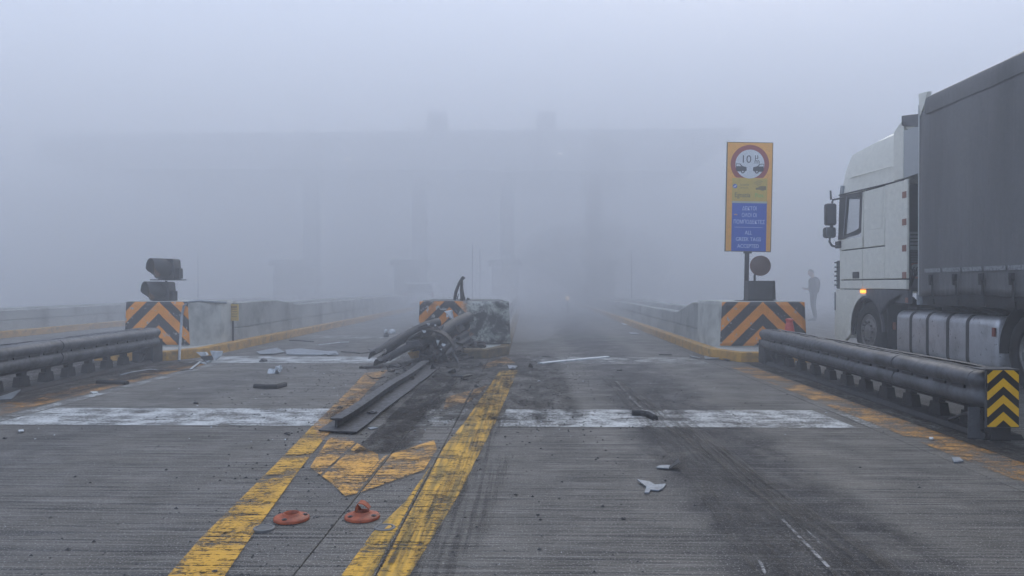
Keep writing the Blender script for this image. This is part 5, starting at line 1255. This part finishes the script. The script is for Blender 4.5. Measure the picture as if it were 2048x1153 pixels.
# silver fuel tank with four dark straps
tz0, tz1 = 0.20, S(1900, 628).z
yT0 = S(1789, 660).y; yT1 = S(1990, 660).y
def tring(y, k=1.0):
    pts = []; n = 6; w_, h_ = 0.66, tz1 - tz0; r_ = 0.13
    cx_, cz_ = TX + 0.02 + w_ / 2, (tz0 + tz1) / 2
    for (sx, sz, a0) in ((-1, 1, 90), (-1, -1, 180), (1, -1, 270), (1, 1, 0)):
        for q in range(n + 1):
            a = R(a0 + 90 * q / n); pts.append((cx_ + (sx * (w_ / 2 - r_) + r_ * math.cos(a)) * k, y, cz_ + (sz * (h_ / 2 - r_) + r_ * math.sin(a)) * k))
    return pts
bb = B(); bb.loft([tring(yT0, 0.90), tring(yT0 - 0.03, 0.985), tring(yT0 - 0.06, 1.0), tring(yT1 + 0.06, 1.0), tring(yT1 + 0.03, 0.985), tring(yT1, 0.90)])
bb.build('fuel_tank', ltank, tk, smooth=True, ang=50)
for u in (1819, 1852, 1892.5, 1932):
    yy = S(u, 660).y
    B().loft([tring(yy + 0.035, 1.014), tring(yy - 0.035, 1.014)]).build('tank_strap', M['darksteel'], tk, smooth=True, ang=50)
B().cyl((TX + 0.25, S(1965, 640).y, tz1 - 0.01), (TX + 0.25, S(1965, 640).y, tz1 + 0.05), 0.06, n=16).build('filler_cap', M['darksteel'], tk)
B().box2((TX - 0.004, S(1990, 660).y, S(1988, 674).z), (TX + 0.01, S(1984, 660).y, S(1988, 656).z)).build('side_reflector', simple('red_reflector', (0.16, 0.03, 0.02), 0.3), tk)

# ---------------------------------------------------------------- curtain trailer
TXT = TX - 0.03; yt = PX(1838, 500, TXT).y; yE = yt - 13.6; zt_ = 4.10; zb_ = PX(1838, 590, TXT).z
tr = thing('curtain_trailer', (TXT + 1.27, yt - 4, 1.0), 'grey curtain-sided semi-trailer coupled to the white lorry', 'trailer')
XT2 = TXT + 2.55
ny, nz = 150, 26
bb = B(); V = []
for i in range(ny + 1):
    row = []
    y_ = yt - 0.03 - (13.5) * i / ny
    for j in range(nz + 1):
        t_ = j / nz; z_ = zb_ + (3.86 - zb_) * t_
        buck = 0.008 * math.sin(y_ * 9.3) * (1 - t_) ** 3 + 0.045 * noise.noise(Vector((0, y_ * 1.1, z_ * 0.35))) * (0.4 + 0.6 * math.sin(math.pi * t_)) + 0.006 * noise.noise(Vector((3, y_ * 5, z_ * 1.2)))
        zz2 = z_ + (0.02 * math.sin(y_ * 2.1) + 0.025 * noise.noise(Vector((7, y_ * 3, 0)))) * (1 - t_) ** 6
        row.append(bb.v((TXT - buck, y_, zz2)))
    V.append(row)
for i in range(ny):
    for j in range(nz): bb.b.faces.new((V[i][j], V[i + 1][j], V[i + 1][j + 1], V[i][j + 1]))
cur = bb.build('curtain', M['tarp'], tr, smooth=True, ang=0); m_ = cur.modifiers.new('t', 'SOLIDIFY'); m_.thickness = 0.006
# top cant rail under the loose tarpaulin hem, sagging roof edge
bb = B(); rings = []
for i in range(61):
    y_ = yt - 0.20 - 13.3 * i / 60; s_ = 0.02 * noise.noise(Vector((y_ * 1.3, 0, 0)))
    drop = 0.01
    rings.append([(TXT - 0.02, y_, 3.80 + s_), (TXT - 0.035 + s_, y_, 3.95), (TXT - 0.01, y_, 4.05 - drop), (TXT + 0.10, y_, 4.11 - drop + s_), (TXT + 0.14, y_, 4.10 - drop), (TXT + 0.06, y_, 3.84)])
bb.loft(rings); bb.build('roof_hem', M['tarp'], tr, smooth=True, ang=35)
B().box2((TXT + 0.08, yE, 4.02), (XT2, yt - 0.3, 4.07)).build('roof_sheet', M['tarp'], tr)
B().box2((TXT + 0.03, yt - 0.05, zb_ + 0.02), (XT2, yt, 4.08)).build('front_bulkhead', worn('trailer_front_white', (0.42, 0.44, 0.44), (0.36, 0.38, 0.38), 0.5, 0, 2, 0.02), tr, bevel=0.01)
zz0 = z_at(192, yt); 
bb = B(); bb.prism([(TXT - 0.012, yt + 0.0, z_at(193, yt)), (TXT - 0.012, S(1861, 187).y, z_at(188, S(1861, 187).y)), (TXT - 0.012, S(1856, 200).y, z_at(208, S(1856, 200).y)), (TXT - 0.012, yt - 0.04, z_at(238, yt))], (0.06, 0, 0)); bb.build('corner_cap', lw, tr)
B().box2((TXT - 0.014, yt - 0.022, zb_), (TXT + 0.02, yt + 0.003, z_at(215, yt))).build('corner_post', worn('pale_corner_post', (0.48, 0.5, 0.5), (0.40, 0.42, 0.42), 0.45, 0, 3, 0), tr)
# reflective strip broken in segments
msl = NT('reflective_tape'); pq = msl.geo.outputs['Position']; msl_m = msl.fin(msl.mix(msl.ramp(msl.noise(pq, 30, 4, 0.7), 0.45, 0.6), (0.24, 0.25, 0.26), (0.11, 0.11, 0.12)), 0.4)
zq = S(1900, 541.5).z
k = 0; y_ = yt - 0.22
while y_ > yE + 0.3:
    B().box2((TXT - 0.036, y_ - 0.42, z_at(545, 10.5)), (TXT - 0.032, y_, z_at(537, 10.5))).build('reflective_tape', msl_m, tr); y_ -= 0.47
# straps with buckles
stp = None; y_ = S(1875, 570).y
us = [1875, 1923, 1977, 2039]
ysx = [S(u, 560).y for u in us]; d_ = 0.62
yl = list(ysx)
while yl[-1] - 0.60 > yE: yl.append(yl[-1] - 0.60)
for y_ in yl:
    if stp is None:
        bb = B(); bb.prism([(TXT - 0.045, y_ - 0.022, zb_ - 0.05), (TXT - 0.045, y_ + 0.022, zb_ - 0.05), (TXT - 0.05, y_ + 0.022, z_at(553, 10.5)), (TXT - 0.05, y_ - 0.022, z_at(553, 10.5))], (0.004, 0, 0))
        stp = bb.build('tension_strap', M['rubber'], tr); y_s = y_
        bb = B(); bb.box((TXT - 0.065, y_, z_at(556, 10.5)), (0.03, 0.075, 0.09)); bb.box((TXT - 0.085, y_ - 0.01, z_at(562, 10.5)), (0.012, 0.05, 0.12)); bk = bb.build('buckle', M['darksteel'], tr, bevel=0.004)
        bb = B(); bb.box((TXT - 0.03, y_ + 0.0, zb_ - 0.09), (0.02, 0.05, 0.07)); hk = bb.build('strap_hook', M['darksteel'], tr)
    else:
        for o_ in (stp, bk, hk): put(o_, o_.name.split('.')[0], tr, WL[o_.name] + Vector((0, y_ - y_s, 0)))
# side beam and undercarriage
B().box2((TXT + 0.01, yE, zb_ - 0.14), (TXT + 0.06, yt - 0.08, zb_ + 0.05)).build('side_beam', M['darksteel'], tr)
B().box2((TXT + 0.06, yE, zb_ - 0.10), (XT2, yt - 0.05, zb_ - 0.02)).build('floor', M['darksteel'], tr)
for xx in (TXT + 0.6, TXT + 1.85): B().box2((xx, yE, zb_ - 0.5), (xx + 0.1, yt - 2.6, zb_ - 0.1)).build('chassis_beam', M['darksteel'], tr)
y_ = yt - 0.8; cb = None
while y_ > yE + 0.3:
    if cb is None: cb = B().prism([(TXT + 0.02, y_ - 0.03, zb_ - 0.10), (TXT + 0.02, y_ + 0.03, zb_ - 0.10), (TXT + 0.5, y_ + 0.03, zb_ - 0.24), (TXT + 0.5, y_ - 0.03, zb_ - 0.24)], (0, 0, -0.05)).build('cross_member', M['darksteel'], tr); yc0 = y_
    else: put(cb, 'cross_member', tr, WL[cb.name] + Vector((0, y_ - yc0, 0)))
    y_ -= 0.7
for k in range(3):
    yy = yE + 2.2 + 1.31 * k; wheel(yy, x=TXT + 0.03, parent=tr); wheel(yy, x=XT2 - 0.36, parent=tr)
# ---------------------------------------------------------------- person
mcl = worn('dark_jacket_cloth', (0.020, 0.021, 0.026), (0.028, 0.03, 0.036), 0.9, 0, 6, 0.2); mtr = worn('dark_trouser_cloth', (0.016, 0.018, 0.024), (0.024, 0.026, 0.032), 0.9, 0, 6, 0.2)
mskin = simple('skin', (0.36, 0.22, 0.16), 0.6); mhair = simple('grey_hair', (0.16, 0.15, 0.14), 0.8); mphone = simple('phone_black', (0.02, 0.02, 0.02), 0.3)
pb = G(1626, 642); py = pb.y; px_ = pb.x
pr = thing('person', (px_, py, 0), 'person in dark jacket and trousers standing in the fog, looking down at a phone', 'person')
def skin_mesh(name, verts, edges, radii, mat, root=0, levels=2):
    me = bpy.data.meshes.new(name); off = WL[pr.name]
    me.from_pydata([Vector(v) for v in verts], edges, []); o = bpy.data.objects.new(name, me); link(o, pr); WL[o.name] = off.copy()
    m = o.modifiers.new('skin', 'SKIN'); 
    if not me.skin_vertices: 
        bm_ = bmesh.new(); bm_.from_mesh(me); bm_.verts.layers.skin.verify(); bm_.to_mesh(me); bm_.free()
    for i, r_ in enumerate(radii):
        me.skin_vertices[0].data[i].radius = (r_, r_) if not isinstance(r_, tuple) else r_
        me.skin_vertices[0].data[i].use_root = (i == root)
    m.use_smooth_shade = True
    s_ = o.modifiers.new('sub', 'SUBSURF'); s_.levels = levels; s_.render_levels = levels
    # bake so the material sits on the evaluated mesh
    bpy.context.view_layer.update(); ev = o.evaluated_get(bpy.context.evaluated_depsgraph_get()); m2 = bpy.data.meshes.new_from_object(ev)
    o.modifiers.clear(); o.data = m2; m2.materials.clear(); m2.materials.append(mat)
    for p in m2.polygons: p.use_smooth = True
    return o
# local axes: faces -X (to the left), slightly to the camera; height 1.78
V = [(0.02, 0, 0.98), (0.03, 0, 1.12), (0.05, 0, 1.28), (0.04, 0, 1.42), (0.0, 0, 1.50),      # pelvis .. neck base 0-4
     (0.0, -0.11, 0.92), (-0.03, -0.13, 0.52), (0.04, -0.13, 0.10), (-0.06, -0.15, 0.05), (-0.17, -0.16, 0.035),     # left leg 5-9
     (0.03, 0.11, 0.92), (0.03, 0.12, 0.52), (0.12, 0.12, 0.10), (0.04, 0.13, 0.05), (-0.06, 0.14, 0.035)]          # right leg 10-14
E = [(0, 1), (1, 2), (2, 3), (3, 4), (0, 5), (5, 6), (6, 7), (7, 8), (8, 9), (0, 10), (10, 11), (11, 12), (12, 13), (13, 14)]
Rr = [(0.15, 0.17), (0.15, 0.17), (0.165, 0.20), (0.14, 0.19), (0.07, 0.075), (0.10, 0.10), 0.07, 0.055, 0.05, 0.04, (0.10, 0.10), 0.07, 0.055, 0.05, 0.04]
skin_mesh('body', V, E, Rr, mtr)
V = [(0.02, 0, 0.93), (0.03, 0, 1.10), (0.05, 0, 1.28), (0.045, 0, 1.40), (-0.01, 0, 1.49), (0.04, -0.20, 1.40), (0.06, -0.25, 1.14), (-0.17, -0.19, 1.06), (0.04, 0.20, 1.40), (0.06, 0.25, 1.14), (-0.14, 0.16, 1.07)]
E = [(0, 1), (1, 2), (2, 3), (3, 4), (3, 5), (5, 6), (6, 7), (3, 8), (8, 9), (9, 10)]
skin_mesh('jacket', V, E, [(0.175, 0.20), (0.16, 0.19), (0.185, 0.215), (0.15, 0.17), (0.075, 0.08), 0.085, 0.065, 0.045, 0.085, 0.065, 0.045], mcl, levels=2)
def hand(x, y_, z_, s):
    V = [(x, y_, z_), (x - 0.05, y_, z_ + 0.005), (x - 0.09, y_, z_ + 0.01)]; E = [(0, 1), (1, 2)]; rd = [0.028, (0.03, 0.02), (0.03, 0.016)]
    for k in range(4):
        dy = (k - 1.5) * 0.019; i0 = len(V); ln = (0.075, 0.085, 0.08, 0.062)[k]
        V += [(x - 0.10, y_ + dy, z_ + 0.012), (x - 0.10 - ln * 0.6, y_ + dy, z_ + 0.03), (x - 0.10 - ln * 0.8, y_ + dy, z_ + 0.055)]; E += [(2, i0), (i0, i0 + 1), (i0 + 1, i0 + 2)]; rd += [0.010, 0.009, 0.008]
    i0 = len(V); V += [(x - 0.05, y_ + s * 0.035, z_ + 0.02), (x - 0.09, y_ + s * 0.045, z_ + 0.045)]; E += [(1, i0), (i0, i0 + 1)]; rd += [0.011, 0.009]
    skin_mesh('hand', V, E, rd, mskin, levels=1)
hand(-0.20, -0.17, 1.065, 1); hand(-0.16, 0.13, 1.075, -1)
bb = B(); bb.box((px_ - 0.34, py - 0.13, 1.125), (0.15, 0.075, 0.009), Matrix.Rotation(R(18), 3, 'Y')); bb.build('phone', mphone, pr)
bb = B(); bmesh.ops.create_icosphere(bb.b, subdivisions=3, radius=1)
hc = Vector((-0.075, 0, 1.635)); rt = Matrix.Rotation(R(-28), 3, 'Y')
for v in bb.b.verts:
    p = v.co.copy(); x, y_, z_ = p.x * 0.098, p.y * 0.076, p.z * 0.122
    if p.x < -0.5:
        if abs(p.y) < 0.3 and -0.25 < p.z < 0.15: x -= 0.022 * (1 - abs(p.y) / 0.3)      # nose
        if 0.2 < abs(p.y) < 0.5 and 0.05 < p.z < 0.3: x += 0.010                            # eye sockets
    if p.z < -0.4: x -= 0.012; y_ *= 0.82                                                  # jaw
    if abs(p.y) > 0.9 and abs(p.z) < 0.3 and abs(p.x) < 0.25: y_ *= 1.22                    # ears
    v.co = Vector((px_, py, 0)) + hc + rt @ Vector((x, y_, z_))
bb.build('head', mskin, pr, smooth=True, ang=0)
B().tube([Vector((px_, py, 0)) + Vector(q) for q in ((0.0, 0, 1.45), (-0.03, 0, 1.53), (-0.06, 0, 1.60))], [0.062, 0.055, 0.05], 12).build('neck', mskin, pr, smooth=True)
bb = B(); bmesh.ops.create_icosphere(bb.b, subdivisions=3, radius=1)
bmesh.ops.delete(bb.b, geom=[v for v in bb.b.verts if v.co.x < -0.45 and v.co.z < 0.55 or v.co.z < -0.45], context='VERTS')
for v in bb.b.verts:
    p = v.co.copy(); k = 1.08 + 0.05 * noise.noise(p * 4); v.co = Vector((px_, py, 0)) + hc + rt @ Vector((p.x * 0.100 * k + 0.004, p.y * 0.080 * k, p.z * 0.126 * k))
bb.build('hair', mhair, pr, smooth=True, ang=0)
for sy in (-1, 1):
    bb = B(); bb.lathe(Vector((px_, py, 0)) + hc + rt @ Vector((-0.085, sy * 0.03, 0.02)), (-1, 0, 0), [(0.011, 0), (0.009, 0.006), (0.002, 0.009)], 10); bb.build('eye', mphone, pr)
for k, (sx, sy) in enumerate(((-0.10, -0.155), (-0.0, 0.135))):
    bb = B(); bb.loft([[(px_ + sx + a, py + sy + b_, z_) for a, b_ in ((-0.13, -0.03), (-0.05, -0.05), (0.12, -0.04), (0.15, 0.0), (0.12, 0.04), (-0.05, 0.05), (-0.13, 0.03))] for z_ in (0.002, 0.03)] + [[(px_ + sx + a * .9, py + sy + b_ * .85, z_) for a, b_, z_ in ((-0.13, -0.03, .05), (-0.05, -0.05, .08), (0.12, -0.04, .10), (0.15, 0.0, .10), (0.12, 0.04, .10), (-0.05, 0.05, .08), (-0.13, 0.03, .05))]])
    bb.build('shoe', mphone, pr, smooth=True)

# ---------------------------------------------------------------- toll plaza canopy, booths and poles far off in the fog
mcan = simple('pale_canopy_cladding', (0.30, 0.31, 0.32), 0.6); mcol = simple('booth_red_brown', (0.10, 0.06, 0.055), 0.6); mcol2 = simple('grey_column', (0.12, 0.12, 0.125), 0.7)
mgls = glass('booth_glass', (0.04, 0.05, 0.055), 0.08, 0.85)
YC = 46.0
cn = thing('toll_canopy', (-8, YC, 0), 'wide toll plaza canopy roof fading into the fog across the lanes', 'canopy')
xl = PY(70, 300, YC).x; xr = PY(1485, 255, YC).x; zt = PY(1000, 262, YC).z; zbm = PY(1000, 325, YC).z
bb = B(); bb.prism([(xl, YC, zbm + 0.3), (xl + 3, YC, zbm - 0.3), (xr - 3.0, YC, zbm - 0.6), (xr, YC, zbm + 1.6), (xr, YC, zt + 0.1), (xl, YC, zt - 0.1)], (0, 14, 0)); bb.build('canopy_roof', mcan, cn)
for k in range(9):
    xx = xl + 3 + k * (xr - xl - 6) / 8
    B().box2((xx - 0.12, YC - 0.12, zbm + 0.3), (xx + 0.12, YC + 0.02, zt + 0.0)).build('fascia_rib', mcol2, cn)
for xc_ in (-16.8, -5.8, 1.2, 9.5):
    if xc_ in (-5.8, 1.2): B().box2((xc_ - 0.6, YC + 1, zt - 0.2), (xc_ + 0.6, YC + 2.6, zt + (1.45))).build('roof_tower', mcol2, cn)
ml = emissive('canopy_lamp_glow', (1.0, 0.98, 0.92), 1.6)
for u, v in ((697, 320), (1120, 309)):
    p = PY(u, v, YC + 0.0); B().box((p.x, YC - 0.25, p.z), (0.34, 0.12, 0.05)).build('canopy_lamp', ml, cn)
for xc_ in (4.2, -1.28, -6.85, -13.8):
    B().box2((xc_ - 0.45, YC + 0.6, 0.16), (xc_ + 0.45, YC + 1.5, zbm)).build('column', mcol2 if xc_ not in (4.2,) else mcol, cn)
def booth(xc_, yb_, label):
    t = thing('toll_booth', (xc_, yb_, 0.17), label, 'toll booth', 'toll booths under the canopy')
    B().box2((xc_ - 0.75, yb_, 0.17), (xc_ + 0.75, yb_ + 3.0, 1.25)).build('wall', mcol, t)
    for a, b_ in ((xc_ - 0.75, xc_ - 0.67), (xc_ + 0.67, xc_ + 0.75)):
        for y0 in (yb_, yb_ + 2.92): B().box2((a, y0, 1.25), (b_, y0 + 0.08, 2.4)).build('corner_post', mcol2, t)
    B().box2((xc_ - 0.7, yb_ + 0.03, 1.25), (xc_ + 0.7, yb_ + 2.97, 2.4)).build('window', mgls, t)
    B().box2((xc_ - 0.95, yb_ - 0.2, 2.4), (xc_ + 0.95, yb_ + 3.2, 2.75)).build('roof', mcol2, t)
for xc_, lb in ((4.2, 'dark toll booth beyond the right lane, deep in the fog'), (-1.28, 'toll booth hidden in fog behind the wrecked island'), (-6.85, 'toll booth at the end of the left island in the fog'), (-13.8, 'far left toll booth, almost lost in fog')):
    booth(xc_, 42.0, lb)
for i, (u, y_, top, lb) in enumerate(((1263, 35, 503, 'thin pole on the right island in the fog'), (945, 36, 490, 'thin pole in the fog behind the middle island, left of another'), (960, 38, 500, 'thin pole in the fog behind the middle island, right of another'), (396, 37, 500, 'thin pole on the left island in the fog'))):
    p = PY(u, top, y_); t = thing('slim_pole', (p.x, y_, 0.17), lb, 'pole')
    B().cyl((p.x, y_, 0.17), (p.x, y_, p.z), 0.022, n=10).build('pole', M['darksteel'], t); B().lathe((p.x, y_, p.z), (0, 0, 1), [(0.03, 0), (0.03, 0.03), (0.004, 0.05)], 10).build('pole_cap', M['darksteel'], t)
p = PY(1135, 597, 34); t = thing('lane_lamp', p - Vector((0, 0, p.z)), 'tiny warm lamp glowing low in the fog of the right lane', 'lamp')
B().box((p.x, 34, p.z / 2), (0.08, 0.08, p.z)).build('lamp_post', M['darksteel'], t); B().lathe((p.x, 33.95, p.z), (0, -1, 0), [(0.10, 0), (0.09, 0.03), (0.01, 0.04)], 14).build('lamp_lens', emissive('warm_lamp', (1, 0.72, 0.4), 0.45), t)
# pale cabinet / van shape behind the middle island to the left
p = PY(838, 590, 38); t = thing('parked_van', (p.x, 39, 0), 'faint pale van standing in the fog beyond the left lane', 'van')
bb = B(); bb.loft([[(p.x - w_, y_, z0), (p.x + w_, y_, z0), (p.x + w_ * .97, y_, z1 * .6), (p.x + w_ * 0.85, y_, z1), (p.x - w_ * 0.85, y_, z1), (p.x - w_ * .97, y_, z1 * .6)] for y_, w_, z0, z1 in ((38, .80, .35, 1.2), (38.2, .86, .3, 1.45), (41, .86, .3, 1.45), (41.4, .84, .3, .95), (42.1, .8, .35, .8))]); bb.build('body', simple('van_white', (0.55, 0.56, 0.57), 0.4), t, smooth=True, bevel=0.03)
B().box((p.x, 37.985, 1.15), (1.3, 0.03, 0.4)).build('rear_window', mgls, t)
for sx in (-1, 1):
    for y_ in (38.7, 41.2): B().cyl((p.x + sx * 0.72, y_, 0.31), (p.x + sx * 0.88, y_, 0.31), 0.31, n=24).build('wheel', M['rubber'], t)
    B().box((p.x + sx * 0.7, 37.98, 0.8), (0.12, 0.03, 0.25)).build('tail_light', simple('tail_red', (0.3, 0.03, 0.03), 0.3), t)
# striped far lane kerb paint and far lines on the far right lanes
for xk in (13.6, 9.0):
    B().sweep([(-0.08, 0), (0.08, 0), (0.08, 0.004), (-0.08, 0.004)], [(xk - 0.3, 5, 0.001), (xk - 0.3, 46, 0.001)]).build('white_line', M['white_old'], kind='structure')

# ---------------------------------------------------------------- fog
mh = bpy.data.materials.new('fog'); mh.use_nodes = True; nt = mh.node_tree
for n in list(nt.nodes): nt.nodes.remove(n)
o_ = nt.nodes.new('ShaderNodeOutputMaterial'); pv = nt.nodes.new('ShaderNodeVolumePrincipled'); nt.links.new(pv.outputs[0], o_.inputs['Volume'])
pv.inputs['Color'].default_value = (0.95, 0.965, 0.99, 1); pv.inputs['Density'].default_value = FOG; pv.inputs['Anisotropy'].default_value = 0.0
B().box2((-160, -40, -1.2), (160, 220, 19)).build('haze', mh, kind='stuff')
def smoke(name, c, r, dens, col):
    m_ = mh.copy(); m_.name = name; q_ = m_.node_tree.nodes['Principled Volume']; q_.inputs['Density'].default_value = dens; q_.inputs['Color'].default_value = (*col, 1)
    b2 = B(); bmesh.ops.create_icosphere(b2.b, subdivisions=4, radius=1.0)
    for w in b2.b.verts:
        k = 1 + 0.25 * noise.noise(w.co * 1.7 + Vector(c)); w.co = Vector((c[0] + w.co.x * r[0] * k, c[1] + w.co.y * r[1] * k, c[2] + w.co.z * r[2] * k))
    b2.build(name, m_, kind='stuff')
smoke('smoke', (2.6, 33, 1.6), (3.6, 7, 2.6), 0.05, (0.45, 0.45, 0.46))
smoke('smoke', (3.4, 34, 4.6), (1.1, 2.0, 4.2), 0.09, (0.45, 0.45, 0.46))
smoke('smoke', (-0.6, 16.8, 0.9), (1.7, 1.6, 0.9), 0.14, (0.80, 0.80, 0.82))
mb = mh.copy(); mb.name = 'fog_bank'; mb.node_tree.nodes['Principled Volume'].inputs['Density'].default_value = 0.034
B().box2((-150, 17, -1.1), (150, 210, 18.6)).build('fog_bank', mb, kind='stuff')
mb2 = mb.copy(); mb2.node_tree.nodes['Principled Volume'].inputs['Density'].default_value = 0.038
B().box2((-145, 27.8, -1.05), (145, 205, 18.3)).build('fog_bank', mb2, kind='stuff')
mb3 = mb.copy(); mb3.node_tree.nodes['Principled Volume'].inputs['Density'].default_value = 0.014
B().box2((-155, 6.7, -1.15), (155, 215, 18.8)).build('fog_bank', mb3, kind='stuff')
pr.scale = (1.07, 1.07, 1.07)
